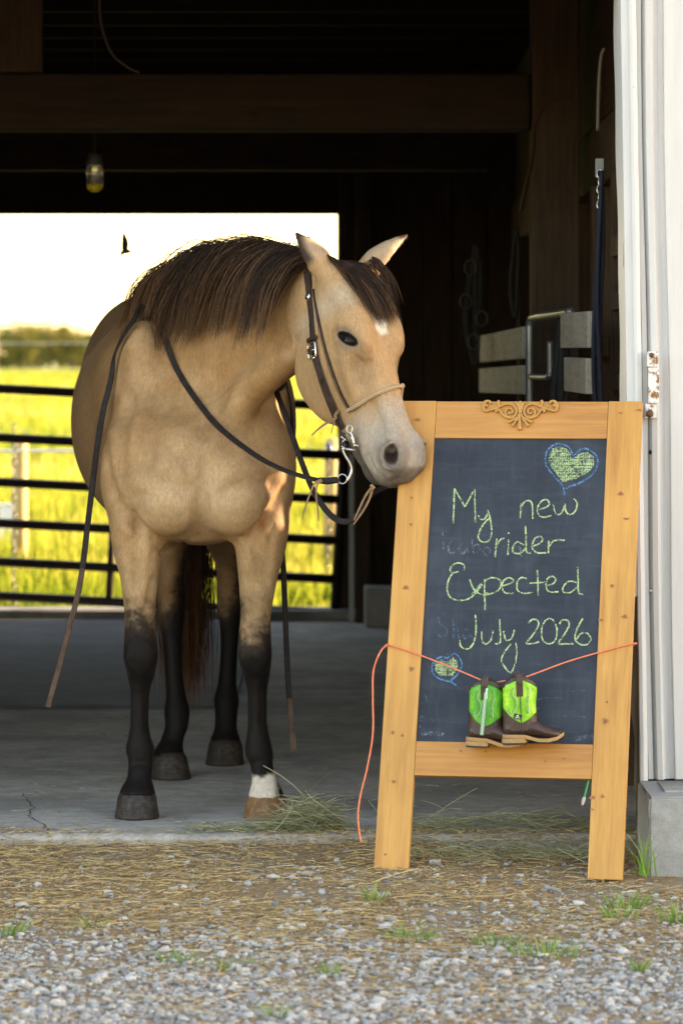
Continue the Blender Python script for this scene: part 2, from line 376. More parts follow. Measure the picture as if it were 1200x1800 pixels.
for i in range(9):
    y0 = 12.2+i*.74; bpart('stall_board', MB().box(PX0+1.15, PX0+1.18, y0, y0+.72, 0, 2.7), M_BARNWOOD)
# pale painted planks of the stall front, set between posts
def plank(a, b, h, th, mat, name='pale_plank'):
    a = Vector(a); b = Vector(b); d = (b-a); L = d.length; d.normalize(); nrm = Vector((d.y, -d.x, 0)).normalized(); V = []
    for q in (a, b):
        for s in (0, th):
            for zz in (0, -h): V.append(q+nrm*s+Vector((0,0,zz)))
    return bpart(name, MB().add(V, [(0,1,3,2),(4,6,7,5),(0,4,5,1),(2,3,7,6),(0,2,6,4),(1,5,7,3)]), mat, bevel=.004)
plank(P(850,591,16.0), P(929,574,13.2), .110, .025, M_WHITEPLANK); plank(P(852,648,16.0), P(929,642,13.2), .100, .025, M_WHITEPLANK)
plank(P(998,551,12.0), P(1046,547,11.3), .108, .025, M_WHITEPLANK); plank(P(1004,628,12.0), P(1043,630,11.3), .105, .025, M_WHITEPLANK)
plank(P(850,708,16.0), P(929,712,13.2), .100, .025, M_WHITEPLANK)
# outer right wall of boards with real gaps
gap_pts = [(np.array(P(478,735,10.95)), .030), (np.array(P(690,448,10.57)), .05), (np.array(P(262,1010,10.80)), .016), (np.array(P(430,880,10.80)), .018)]
cuts = []
for p, w in gap_pts: cuts.append((*sun_cross(p), w))
yy = FY+.12; rs_ = random.Random(5)
edges = sorted([(c[0]-c[2]/2, c[0]+c[2]/2, c[1]) for c in cuts])
def wallpiece(y0, y1):
    while y0 < y1-1e-4:
        y2 = min(y0+rs_.uniform(.17,.22), y1)
        if y1-y2 < .05: y2 = y1
        bpart('outer_board', MB().box(SX, SX+.025, y0, y2-.0005, -.05, 4.5), M_BARNWOOD); y0 = y2
for e0, e1, zc in edges:
    if e0 > yy: wallpiece(yy, e0)
    e0 = max(e0, yy)
    if e1 > e0:
        bpart('outer_board', MB().box(SX, SX+.025, e0, e1, -.05, zc-.10), M_BARNWOOD); bpart('outer_board', MB().box(SX, SX+.025, e0, e1, zc+.10, 4.5), M_BARNWOOD)
    yy = max(yy, e1)
wallpiece(yy, 19.2)
# hardware on the siding: rusty hinge strap, screws
M_RUST = NT('rusty_white'); nn = M_RUST.noise(38, 5, .7); M_RUST.set(M_RUST.mix(M_RUST.ramp(nn, [(.50, 0), (.58, 1)]), (.80,.78,.75), M_RUST.mix(M_RUST.noise(60), (.42,.17,.03), (.16,.06,.02))), .6); M_RUST = M_RUST.m
M_SCREW = simple_mat('rusty_screw', (.16,.085,.05), .5, .6); M_ZINC = simple_mat('zinc_screw', (.45,.45,.46), .35, .9)
def wx(px, py, dy=0): p = P(px, py, FY-.02+dy); return p
a = wx(1144,620); b = wx(1142,745)
bpart('hinge_strap', MB().box(P(1135,0,FY)[0], P(1154,0,FY)[0], FY-.034, FY-.012, P(0,645,FY)[2], P(0,618,FY)[2]).box(P(1137,0,FY)[0], P(1156,0,FY)[0], FY-.028, FY-.010, P(0,709,FY)[2], P(0,645.5,FY)[2]).box(P(1132,0,FY)[0], P(1152,0,FY)[0], FY-.022, FY-.008, P(0,735,FY)[2], P(0,709.5,FY)[2]), M_RUST, bevel=.003)
def screw(px, py, r, mat, dy=-.022):
    m = MB(); c = P(px, py, FY+dy); m.tube([c+Vector((0,.004,0)), c-Vector((0,.002,0)), c-Vector((0,.0055,0))], [r, r, r*.6], 12); m.tube([c-Vector((0,.0056,0)), c-Vector((0,.009,0))], [r*.5, r*.45], 6)
    return bpart('screw', m, mat, smooth=False)
screw(1144,624,.0065,M_SCREW,-.034); screw(1141,727,.0105,M_SCREW,-.022); screw(1141,208,.006,M_ZINC,.012); screw(1143,1038,.006,M_ZINC,.012)
screw(1144,795,.007,M_DARK,.012)
# concrete block at the wall's foot
bl = empty('concrete_block', (P(1140,0,9.98)[0]+.2, 9.98, -.060), label='rough grey concrete block under the white siding', cat='block')
bm2 = bmesh.new(); bmesh.ops.create_cube(bm2, size=1.0)
for v in bm2.verts: v.co = Vector((v.co.x*.40, (v.co.y+.5)*.395, (v.co.z+.5)*.2115))
bmesh.ops.bevel(bm2, geom=bm2.edges[:], offset=.006, segments=2, affect='EDGES'); bmesh.ops.subdivide_edges(bm2, edges=bm2.edges[:], cuts=5, use_grid_fill=True)
rs_ = random.Random(2)
for v in bm2.verts: v.co += Vector([rs_.uniform(-.0018,.0018) for _ in range(3)])
me = bpy.data.meshes.new('body'); bm2.to_mesh(me); bm2.free(); obj('body', me, M_BLOCK, bl)
MB().box(-.15,-.005,.12,.36,.2105,.2165).build('mortar', concrete_mat('mortar', (.34,.33,.30), (.42,.40,.37)), bl, bevel=.002)
# ================================================================ FIELD BEHIND THE BARN
M_GATE = simple_mat('brown_gate_paint', (.018,.009,.008), .5, 0, .2, 40)
GY_ = 19.08; tl = R(2.95)
gate = empty('pipe_gate', P(588,1075,GY_), (0, tl, 0), label='dark brown tubular farm gate across the rear barn opening', cat='gate')
gx = lambda px: (px-588)/FPX*GY_
zz = [-(py-1075)/FPX*GY_ for py in (714,800,878,950,1018,1078)]
for k, z in enumerate(zz): MB().tube([(-2.25,0,z),(0,0,z)], .0235, 14).build('rail', M_GATE, gate, True)
MB().tube([(0,0,zz[-1]-.02),(0,0,zz[0]+.02)], .0235, 14).build('stile', M_GATE, gate, True)
MB().tube([(-2.25,0,zz[-1]-.02),(-2.25,0,zz[0]+.02)], .0235, 14).build('stile', M_GATE, gate, True)
MB().tube([(gx(191),.004,zz[-1]),(gx(191),.004,zz[2])], .018, 12).build('brace', M_GATE, gate, True)
# chain and clip at the latch side
M_CHAIN = simple_mat('dull_chain', (.10,.10,.11), .45, .8)
ch = empty('gate_chain', P(576,800,19.5), label='hanging chain with blue snap at the gate latch', cat='chain')
for k in range(14):
    c = Vector((.004*math.sin(k), 0, -.045*k-.03)); a = k*math.pi/2
    MB().tube([c+Vector((math.cos(t)*.009*abs(math.cos(a))+0, math.cos(t)*.009*abs(math.sin(a)), math.sin(t)*.026)) for t in np.linspace(0, 2*math.pi, 11)], .003, 5, cap=False).build('link', M_CHAIN, ch, True)
MB().tube([(0,0,.06),(.01,0,.03),(-.004,0,0),(0,0,-.03)], [.012,.016,.014,.006], 8).build('snap', simple_mat('blue_snap', (.06,.12,.30), .4), ch, True)
ch2 = empty('gate_chain', P(25,742,19.5), label='hanging chain on the gate near the white field box', cat='chain')
for k in range(24):
    c = Vector((.004*math.sin(k*.7), 0, -.045*k-.03)); a = k*math.pi/2
    MB().tube([c+Vector((math.cos(t)*.009*abs(math.cos(a))+0, math.cos(t)*.009*abs(math.sin(a)), math.sin(t)*.026)) for t in np.linspace(0, 2*math.pi, 11)], .003, 5, cap=False).build('link', M_CHAIN, ch2, True)
# field fence: sunlit posts and a wire
M_FPOST = wood_mat('field_post', (.50,.36,.16), (.36,.24,.10), .85, 'Z')
M_WIRE = simple_mat('fence_tape', (.75,.72,.66), .6)
def fpost(px, top, bot, Y, label):
    c = P(px, bot, Y); h = P(px, top, Y).z+.06; m = MB(); r = .048
    m.tube([(0,0,-.05),(0,0,h*.5),(.003,0,h-.02),(.003,0,h)], [r*1.05,r,r*.96,r*.7], 12); o = m.build('fence_post', M_FPOST, None, True, loc=(c.x, Y, -.06))
    tag(o, label, 'post', 'posts of the field fence'); return c.x
fpost(36,772,1000,24.0,'sunlit round wooden fence post beyond the gate near the white box')
fpost(582,770,1000,24.0,'sunlit round wooden fence post beyond the gate latch')
wf = empty('fence_wire', (0, 24.0, 0), label='thin pale fence tape strung between the field posts', cat='wire')
for z in (.72,): MB().tube([(-5,-.05,z),(4,-.05,z)], [.010,.010], 4).build('strand', M_WIRE, wf)
we = empty('far_fence_wire', (0, 60, 0), label='pale fence tape stretched across the meadow before the trees', cat='wire')
for py, r in ((603,.0045),): z = CAMZ-(py-632)/FPX*60; MB().tube([(-14,0,z),(8,0,z)], [r,r], 4).build('strand', M_WIRE, we)
for x_ in (-11,-8.2,-5.4,6.0): MB().tube([(x_,0,-.06),(x_,0,1.75)], .03, 8).build('post', M_FPOST, we)
# white box in the grass
bo = empty('meter_box', (P(13,0,26)[0], 26, -.06), label='small white box on a stake in the meadow grass', cat='box')
MB().box(-.05,.05,-.04,.04,.12,.36).build('body', simple_mat('white_plastic', (.7,.72,.76), .4), bo, bevel=.012)
MB().box(-.056,.056,-.046,.046,.362,.375).build('lid', simple_mat('white_plastic_lid', (.62,.64,.68), .4), bo, bevel=.004); MB().tube([(0,0,-.05),(0,0,.12)], .015, 8).build('stake', M_FPOST, bo)
# grass blades
def grass_mat():
    m = NT('meadow_grass'); a = m.attr('tone').outputs['Fac']
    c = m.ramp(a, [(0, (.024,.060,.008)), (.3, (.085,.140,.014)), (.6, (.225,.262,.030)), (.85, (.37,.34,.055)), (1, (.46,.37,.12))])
    d = m.new('ShaderNodeBsdfDiffuse'); t = m.new('ShaderNodeBsdfTranslucent'); mx = m.new('ShaderNodeMixShader'); mx.inputs[0].default_value = .45
    m.link(c, d.inputs[0]); m.link(c, t.inputs[0]); m.link(d.outputs[0], mx.inputs[1]); m.link(t.outputs[0], mx.inputs[2]); m.link(mx.outputs[0], m.out.inputs[0]); return m.m
M_GRASS = grass_mat()
def blades(name, x, y, h, w, tone, mat, z0=-.06, bend=.35, seed=1):
    rs_ = np.random.RandomState(seed); n = len(x); a = rs_.uniform(0, 2*math.pi, n); la = rs_.uniform(0, 2*math.pi, n); bl_ = rs_.uniform(.1, 1, n)*bend*h
    base = np.stack([x, y, np.full(n, z0)], 1); wd = np.stack([np.cos(a), np.sin(a), a*0], 1)*w[:, None]; ld = np.stack([np.cos(la), np.sin(la), a*0], 1)
    up = np.array((0, 0, 1.0)); p1 = base+up*(h*.55)[:, None]+ld*(bl_*.3)[:, None]; p2 = base+up*h[:, None]+ld*bl_[:, None]
    V = np.stack([base-wd, base+wd, p1+wd*.75, p1-wd*.75, p2+wd*.12, p2-wd*.12], 1).reshape(-1, 3); b = np.arange(n)*6
    Q = np.concatenate([np.stack([b, b+1, b+2, b+3], 1), np.stack([b+3, b+2, b+4, b+5], 1)])
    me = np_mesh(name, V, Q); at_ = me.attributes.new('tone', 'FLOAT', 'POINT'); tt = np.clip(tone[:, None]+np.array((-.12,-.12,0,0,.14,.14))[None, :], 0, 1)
    at_.data.foreach_set('value', tt.reshape(-1).astype(np.float32)); return obj(name, me, mat, None, False)
rs_ = np.random.RandomState(17)
def frustum_xy(n, y0, y1, pw):
    y = y0+(y1-y0)*rs_.rand(n)**pw; x = rs_.uniform(-.155, .045, n)*y; return x, y
x, y = frustum_xy(26000, 19.45, 34, 1.5); p = np.stack([x, y, x*0], 1); t = .45*vn(p,.8,41)+.35*vn(p,3,42)+.3*rs_.rand(len(x))
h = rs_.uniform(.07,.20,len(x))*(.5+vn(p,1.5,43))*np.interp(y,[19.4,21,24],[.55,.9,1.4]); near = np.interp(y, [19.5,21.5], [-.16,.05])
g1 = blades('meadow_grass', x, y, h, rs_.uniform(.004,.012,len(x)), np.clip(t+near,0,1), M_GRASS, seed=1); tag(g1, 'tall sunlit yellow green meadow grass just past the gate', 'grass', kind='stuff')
x, y = frustum_xy(42000, 30, 460, 2.4); p = np.stack([x, y, x*0], 1); t = .55*vn(p*np.array((1,.25,1)),.35,44)+.25*vn(p*np.array((1,.25,1)),1.2,45)+.28*rs_.rand(len(x))
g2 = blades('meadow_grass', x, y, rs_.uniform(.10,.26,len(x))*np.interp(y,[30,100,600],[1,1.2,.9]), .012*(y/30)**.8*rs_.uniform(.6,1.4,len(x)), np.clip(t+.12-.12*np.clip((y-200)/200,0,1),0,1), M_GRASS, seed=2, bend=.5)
tag(g2, 'far open meadow of yellow green grass reaching to the trees', 'grass', kind='stuff')
# weeds with broad leaves at the sill
x = rs_.uniform(-3.2,.25,1500); y = rs_.uniform(19.35,20.6,1500); p = np.stack([x,y,x*0],1)
g3 = blades('weeds', x, y, rs_.uniform(.04,.12,1500)*(.4+vn(p,3,46)), rs_.uniform(.012,.028,1500), .12+.45*vn(p,2.5,47)+.2*rs_.rand(1500), M_GRASS, seed=3, bend=1.2); tag(g3, 'low broad leaved weeds along the rear sill', 'weeds', kind='stuff')
# trees far beyond the meadow
def leaf_mat(name, a, b):
    m = NT(name); c = m.ramp(m.attr('tone').outputs['Fac'], [(0, a), (1, b)]); d = m.new('ShaderNodeBsdfDiffuse'); t = m.new('ShaderNodeBsdfTranslucent'); mx = m.new('ShaderNodeMixShader'); mx.inputs[0].default_value = .3
    m.link(c, d.inputs[0]); m.link(c, t.inputs[0]); m.link(d.outputs[0], mx.inputs[1]); m.link(t.outputs[0], mx.inputs[2]); m.link(mx.outputs[0], m.out.inputs[0]); return m.m
LEAFS = [leaf_mat('leaves_olive', (.040,.058,.020), (.15,.16,.045)), leaf_mat('leaves_green', (.03,.06,.025), (.10,.13,.04)), leaf_mat('leaves_gold', (.08,.085,.02), (.24,.21,.06))]
M_BARK = simple_mat('bark', (.09,.075,.06), .9)
def tree(px, Y, H_, W_, kind, label, seed):
    rs2 = np.random.RandomState(seed); o = empty('meadow_tree', (P(px,0,Y)[0], Y, -.06), label=label, cat='tree', group='trees beyond the meadow')
    m = MB(); m.tube([(0,0,0),(.1,0,H_*.3),(-.05,.1,H_*.62)], [.30,.22,.08], 8)
    for k in range(5): a = k*1.26; m.tube([(.05,0,H_*(.25+.07*k)),(math.cos(a)*W_*.22,math.sin(a)*W_*.22,H_*(.48+.07*k))], [.11,.03], 6)
    m.build('trunk', M_BARK, o)
    nl = 34; lob = np.stack([rs2.normal(0,.22,nl)*W_, rs2.normal(0,.22,nl)*W_, H_*(.06+.82*rs2.beta(1.2,1.1,nl))], 1); lob[:, :2] *= np.clip(1.25-np.abs(lob[:, 2]/H_-.42)*1.3, .35, 1)[:, None]
    n = 2000; i = rs2.randint(0, nl, n); d = rs2.normal(0,1,(n,3)); d /= np.linalg.norm(d,axis=1)[:,None]; r = W_*.17*rs2.uniform(.5,1,n)**.5
    c = lob[i]+d*r[:,None]; c[:, 2] = np.minimum(c[:, 2], H_); s = rs2.uniform(.12,.30,n)
    e1 = rs2.normal(0,1,(n,3)); e1 /= np.linalg.norm(e1,axis=1)[:,None]; e2 = np.cross(d+.6*rs2.normal(0,1,(n,3)), e1); e2 /= np.linalg.norm(e2,axis=1)[:,None]
    V = np.stack([c-e1*s[:,None], c+e2*s[:,None]*.6, c+e1*s[:,None], c-e2*s[:,None]*.6], 1).reshape(-1,3); b = np.arange(n)*4
    me = np_mesh('crown', V, np.stack([b,b+1,b+2,b+3],1)); at_ = me.attributes.new('tone','FLOAT','POINT'); at_.data.foreach_set('value', np.repeat(np.clip(rs2.rand(nl)[i]*.6+rs2.rand(n)*.4,0,1),4).astype(np.float32))
    obj('crown', me, LEAFS[kind], o)
TL = ['low olive tree at the meadow edge', 'dark green tree at the meadow edge', 'tall golden green tree at the meadow edge']
for k, (px, H_, W_, kd) in enumerate(((-150,5.2,4.6,0),(-95,5.6,4.4,1),(-48,5.0,4.0,0),(-8,5.1,4.2,0),(16,5.0,3.6,1),(38,6.0,4.2,2),(52,5.8,4.0,2),(72,5.4,3.8,1),(90,5.2,4.0,2),(108,5.1,3.6,1),(126,4.9,3.6,2),(143,4.6,3.4,0),(158,4.4,3.2,0),(178,4.4,3.4,1),(205,4.8,3.8,0),(240,5.0,4.0,1),(290,5.2,4.4,0),(350,5.0,4.6,2),(410,5.3,4.4,1),(470,5.0,4.4,0),(530,5.2,4.6,2),(590,5.1,4.4,1))):
    tree(px, 560+14*((k*7) % 5), H_+1.5, W_*1.35, kd, TL[kd], 100+k)
# bird on the wing
M_BIRD = simple_mat('bird_dark', (.02,.025,.015), .8)
bc = P(219,441,14.0); bird = empty('swallow', bc, label='small dark bird flying with raised wing in the white sky', cat='bird')
k = 14/FPX
def B(px, py, dy=0): return Vector(((px-219)*k, dy, -(py-441)*k))
bd = MB(); bd.tube([B(213,449), B(216,444), B(220,441.5), B(225,441.5), B(228,442.5), B(230,443)], [.002,.0065,.0095,.008,.005,.0015], 10); bd.build('body', M_BIRD, bird, True)
def wing(dy, lift):
    V = [B(215,443), B(223,441), B(224.5,430,dy*.4), B(222.5,420,dy*.7), B(218.5,408-lift,dy), B(216,416,dy*.8), B(215,430,dy*.4)]; W = [v+Vector((0.0015,.003,0)) for v in V]; n = len(V)
    MB().add(V+W, [tuple(range(n)), tuple(range(2*n-1, n-1, -1))]+[(i, (i+1) % n, n+(i+1) % n, n+i) for i in range(n)]).build('wing', M_BIRD, bird)
wing(-.025, 0); wing(.05, -5)
V = [B(214,448), B(216,444), B(213,440.5,.02), B(212,450,-.02)]; MB().add(V+[v+Vector((0,.005,0)) for v in V], [(0,1,2,3),(7,6,5,4),(0,1,5,4),(1,2,6,5),(2,3,7,6),(3,0,4,7)]).build('tail', M_BIRD, bird)
# ================================================================ HORSE
def smin(a, b, k):
    h = np.maximum(k-np.abs(a-b), 0)/k
    return np.minimum(a, b)-h*h*k*.25
def smax(a, b, k): return -smin(-a, -b, k)
def axis(lo, hi, f0, f1, coarse, fine):
    a = np.arange(lo, f0, coarse); b = np.arange(f0, f1, fine); c = np.arange(f1, hi, coarse)
    return np.concatenate([a, b, c]).astype(np.float32)
GX = axis(-.93, .30, -.20, .28, .0075, .0040)
GY = axis(10.10, 12.90, 10.12, 10.66, .0085, .0042)
GZ = axis(.015, 1.80, .99, 1.74, .0075, .0042)
FLD = np.full((len(GX), len(GY), len(GZ)), 1.0, dtype=np.float32)
def pchip(x, y, q):
    """smooth monotone interpolation of station tables"""
    x = np.asarray(x, float); y = np.asarray(y, float)
    h = np.diff(x); d = np.diff(y)/h; m = np.zeros_like(y)
    m[0] = d[0]; m[-1] = d[-1]
    for i in range(1, len(x)-1):
        m[i] = 0 if d[i-1]*d[i] <= 0 else 2*d[i-1]*d[i]/(d[i-1]+d[i])
    q = np.clip(q, x[0], x[-1]); i = np.clip(np.searchsorted(x, q)-1, 0, len(x)-2)
    t = (q-x[i])/h[i]; t2 = t*t; t3 = t2*t
    return ((2*t3-3*t2+1)*y[i]+(t3-2*t2+t)*h[i]*m[i]+(-2*t3+3*t2)*y[i+1]+(t3-t2)*h[i]*m[i+1]).astype(np.float32)
def sub(lo, hi):
    sl = []
    for g, a, b in zip((GX, GY, GZ), lo, hi):
        i0 = max(0, np.searchsorted(g, a)-1); i1 = min(len(g), np.searchsorted(g, b)+1); sl.append(slice(i0, i1))
    return tuple(sl)
def blend(sl, d, k, mode='add'):
    if mode == 'add': FLD[sl] = smin(FLD[sl], d.astype(np.float32), k)
    else: FLD[sl] = smax(FLD[sl], -d.astype(np.float32), k)
def loft(O, T, U, st, k=.04, n=2.0, mode='add', egg=0.0, marg=.09):
    """generalised cylinder: local axis T from O, U side axis, third axis V = T x U.
    stations: (s, u, v, ru, rv)"""
    O = np.array(O, float); T = np.array(T, float); T /= np.linalg.norm(T)
    U = np.array(U, float); U -= T*U.dot(T); U /= np.linalg.norm(U); V = np.cross(T, U)
    st = np.array(st, float)
    pts = []
    for s, u, v, ru, rv in st:
        for a in (-1, 1):
            for b in (-1, 1): pts.append(O+T*s+U*(u+a*ru)+V*(v+b*rv))
    pts = np.array(pts); sl = sub(pts.min(0)-marg, pts.max(0)+marg)
    X = GX[sl[0]][:, None, None]-O[0]; Y = GY[sl[1]][None, :, None]-O[1]; Z = GZ[sl[2]][None, None, :]-O[2]
    s = (X*T[0]+Y*T[1]+Z*T[2]).astype(np.float32); u = (X*U[0]+Y*U[1]+Z*U[2]).astype(np.float32); v = (X*V[0]+Y*V[1]+Z*V[2]).astype(np.float32)
    tab = np.linspace(st[0, 0], st[-1, 0], 400)
    f = [np.interp(s, tab, pchip(st[:, 0], st[:, c], tab)).astype(np.float32) for c in (1, 2, 3, 4)]
    du = (u-f[0]); dv = (v-f[1])/f[3]
    du = du/(f[2]*(1+egg*np.clip(dv, -1.2, 1.2)))
    if n == 2.0: q = np.sqrt(du*du+dv*dv+1e-9)
    else: q = (np.abs(du)**n+np.abs(dv)**n+1e-9)**(1/n)
    d = (q-1)*np.minimum(f[2], f[3])
    d = np.maximum(d, np.maximum(st[0, 0]-s, s-st[-1, 0]))
    blend(sl, d, k, mode)
def ell(c, r, ax=None, k=.03, mode='add', marg=.07):
    """ellipsoid, ax: 3 axis vectors"""
    c = np.array(c, float); r = np.array(r, float); m = r.max()+marg; sl = sub(c-m, c+m)
    if sl[0].start >= sl[0].stop or sl[1].start >= sl[1].stop or sl[2].start >= sl[2].stop: return
    ax = np.eye(3) if ax is None else np.array([np.array(a, float)/np.linalg.norm(a) for a in ax])
    X = GX[sl[0]][:, None, None]-c[0]; Y = GY[sl[1]][None, :, None]-c[1]; Z = GZ[sl[2]][None, None, :]-c[2]
    q = 0; g = 0
    for a, rr in zip(ax, r):
        t = (X*a[0]+Y*a[1]+Z*a[2]); q = q+(t/rr)**2; g = g+(t/rr/rr)**2
    q = np.sqrt(q+1e-9); g = np.sqrt(g+1e-9)
    blend(sl, q*(q-1)/g, k, mode)
def caps(pts, rad, k=.02, mode='add', marg=.05):
    """round-cone chain, blended in as one body"""
    A = np.array([np.array(p, float) for p in pts]); m = max(rad)+marg; sl = sub(A.min(0)-m, A.max(0)+m)
    X = GX[sl[0]][:, None, None]; Y = GY[sl[1]][None, :, None]; Z = GZ[sl[2]][None, None, :]; D = None
    for a, b, ra, rb in zip(A[:-1], A[1:], rad[:-1], rad[1:]):
        ab = b-a; t = np.clip(((X-a[0])*ab[0]+(Y-a[1])*ab[1]+(Z-a[2])*ab[2])/max(ab.dot(ab), 1e-9), 0, 1)
        d = np.sqrt((X-a[0]-t*ab[0])**2+(Y-a[1]-t*ab[1])**2+(Z-a[2]-t*ab[2])**2)-(ra+t*(rb-ra)); D = d if D is None else np.minimum(D, d)
    blend(sl, D, k, mode)

# ---- trunk: (Y, centre x, centre z, half width, half height)
TR = [(10.735,-.395,.97,.01,.01),(10.742,-.395,.97,.06,.06),(10.77,-.395,.965,.145,.125),(10.84,-.398,.965,.215,.175),(10.97,-.41,1.00,.240,.235),
      (11.20,-.43,1.095,.262,.333),(11.42,-.455,1.115,.305,.365),(11.60,-.475,1.10,.338,.352),(11.78,-.486,1.105,.342,.345),
      (11.95,-.497,1.14,.322,.343),(12.12,-.508,1.195,.288,.325),(12.28,-.515,1.215,.25,.275),(12.40,-.52,1.20,.20,.215),(12.47,-.52,1.19,.14,.15),(12.505,-.52,1.19,.07,.08),(12.52,-.52,1.19,.01,.01)]
loft((0,10.0,0), (0,1,0), (1,0,0), [(y-10.0, x, -z, w, h) for y, x, z, w, h in TR], k=.05, n=2.15)
# ---- neck
N0 = np.array((-.44,11.32,1.16)); N1 = np.array((-.035,10.58,1.46)); NT_ = (N1-N0)/np.linalg.norm(N1-N0)
NB = np.cross(NT_, (0,0,1)); NB /= np.linalg.norm(NB); NN = np.cross(NB, NT_)      # NB: side seen, NN: crest side
def neck_st(c, ru, rv):
    d = np.array(c)-N0; return (d@NT_, d@NB, -(d@NN), ru, rv)
NECK = [neck_st((-.47,11.50,1.10),.05,.10), neck_st((-.455,11.42,1.11),.15,.27), neck_st((-.44,11.32,1.13),.195,.33), neck_st((-.405,11.17,1.20),.168,.315), neck_st((-.335,11.03,1.315),.136,.262),
        neck_st((-.245,10.90,1.40),.108,.207), neck_st((-.150,10.76,1.44),.088,.17), neck_st((-.075,10.65,1.445),.077,.148), neck_st((-.035,10.58,1.445),.072,.130),
        neck_st((-.01,10.54,1.455),.055,.09), neck_st((.012,10.50,1.46),.02,.03)]
# V = T x U ; with U = NB, V = T x B = -(B x T) = -NN
loft(N0, NT_, NB, NECK, k=.10, egg=.10)
# ---- front legs: (z, x, y, rx, ry)
def leg(st, k=.05):
    loft((0,0,0), (0,0,1), (1,0,0), [(z, x, y, rx, ry) for z, x, y, rx, ry in sorted(st)], k=k)
def at(px, Y): return (px-600)/FPX*Y
FLY = 10.86; FRY = 10.85
leg([(1.06,at(262,10.93),11.00,.10,.13),(.93,at(247,10.91),10.95,.098,.125),(.83,at(240,FLY),10.91,.078,.105),(.74,at(242,FLY),10.89,.064,.082),(.64,at(245,FLY),10.875,.050,.060),
     (.56,at(246,FLY),10.865,.043,.046),(.51,at(247,FLY),10.855,.045,.047),(.455,at(248,FLY),10.85,.0485,.050),(.405,at(248,FLY),10.86,.040,.045),(.34,at(246,FLY),10.868,.0265,.036),
     (.27,at(245,FLY),10.87,.0255,.035),(.225,at(245,FLY),10.875,.031,.040),(.185,at(246,FLY),10.875,.0405,.046),(.15,at(247,FLY),10.862,.034,.037),(.115,at(246,FLY),10.845,.034,.037),(.075,at(243,FLY),10.825,.049,.050),(.062,at(243,FLY),10.822,.052,.053)])
leg([(1.06,at(440,10.93),11.00,.10,.13),(.93,at(453,10.91),10.95,.088,.125),(.83,at(459,FRY),10.91,.078,.105),(.74,at(456,FRY),10.89,.066,.082),(.64,at(452,FRY),10.875,.051,.060),
     (.56,at(449,FRY),10.862,.043,.046),(.51,at(448,FRY),10.852,.045,.047),(.46,at(448,FRY),10.848,.0475,.050),(.41,at(450,FRY),10.855,.040,.045),(.34,at(452,FRY),10.862,.0275,.036),
     (.27,at(452,FRY),10.865,.027,.035),(.225,at(453,FRY),10.868,.032,.040),(.175,at(455,FRY),10.868,.040,.046),(.14,at(460,FRY),10.855,.032,.037),(.11,at(464,FRY),10.84,.034,.037),(.072,at(468,FRY),10.82,.047,.050),(.058,at(468,FRY),10.818,.051,.053)])
# ---- hind legs
def hind(hx, hy, fx, hkx, dy, hipx):
    leg([(1.20,hipx,12.17,.13,.20),(1.05,hipx,12.15,.125,.21),(.92,hipx*.8+hkx*.2,12.10+dy*.3,.105,.18),(.80,hipx*.5+hkx*.5,12.10+dy*.5,.082,.135),(.70,hkx*.8+hipx*.2,12.18+dy*.75,.058,.09),
         (.61,hkx,12.27+dy,.042,.068),(.54,hkx,12.30+dy,.044,.066),(.48,hkx,12.295+dy,.040,.055),(.42,hkx*.9+fx*.1,12.285+dy,.031,.042),(.33,hkx*.6+fx*.4,12.27+dy,.027,.037),(.25,hkx*.2+fx*.8,12.255+dy,.030,.038),
         (.20,fx,12.245+dy,.040,.046),(.16,fx,12.235+dy,.036,.04),(.12,hx*.5+fx*.5,12.22+dy,.035,.038),(.078,hx,hy+.02,.047,.05),(.062,hx,hy+.015,.051,.053)], k=.06)
hind(at(296,11.83), 11.83, at(311,11.9), at(303,12.0), -.34, -.56)
hind(at(396,12.26), 12.24, at(398,12.3), at(406,12.42), .05, -.44)
# ---- muscles of chest and shoulder
ell((-.486,10.795,.920),(.100,.088,.125), k=.02); ell((-.305,10.795,.920),(.100,.088,.125), k=.02)
ell((-.560,10.90,1.01),(.090,.10,.13), k=.07); ell((-.235,10.92,1.00),(.085,.10,.12), k=.07)
ell((-.575,11.05,1.20),(.075,.10,.20), k=.09); ell((-.27,11.10,1.18),(.075,.10,.18), k=.08)
ell((-.585,11.0,.96),(.075,.15,.12), k=.08); ell((-.240,11.0,.96),(.075,.15,.12), k=.07)
ell((-.445,11.36,1.47),(.05,.2,.05), k=.09)
ell((-.655,12.08,1.22),(.13,.24,.22), k=.09); ell((-.365,12.08,1.22),(.13,.24,.22), k=.09)
# breast groove and the hollow above the arm pits
# jugular groove along the lower neck
_g = [np.array(P(x, y, Y)) for x, y, Y in ((372,800,10.80),(400,735,10.82),(440,688,10.79),(482,650,10.72),(512,630,10.66))]
caps(_g, [.050,.048,.045,.040,.034], k=.05)
caps([(-.655,11.22,1.32),(-.672,11.16,1.12),(-.660,11.12,.92)], [.004,.012,.004], k=.06, mode='cut')      # behind the shoulder
caps([(-.135,11.22,1.20),(-.150,11.14,.98)], [.008,.004], k=.06, mode='cut')
for m in (-1, 1):
    c_ = at(242 if m < 0 else 457, 10.86)
    ell((c_+m*.022,10.87,.80),(.040,.055,.085), k=.04); ell((c_-m*.026,10.845,.77),(.030,.04,.075), k=.035)            # forearm muscles
    caps([(c_,10.815,.86),(c_-m*.004,10.80,.76),(c_,10.812,.66)], [.002,.005,.003], k=.025, mode='cut')
# knees: flat carpal bulge, tendons
for x, y, z in ((at(248,FLY),10.815,.455),(at(448,FRY),10.813,.46)): ell((x,y,z),(.038,.02,.05), k=.03)

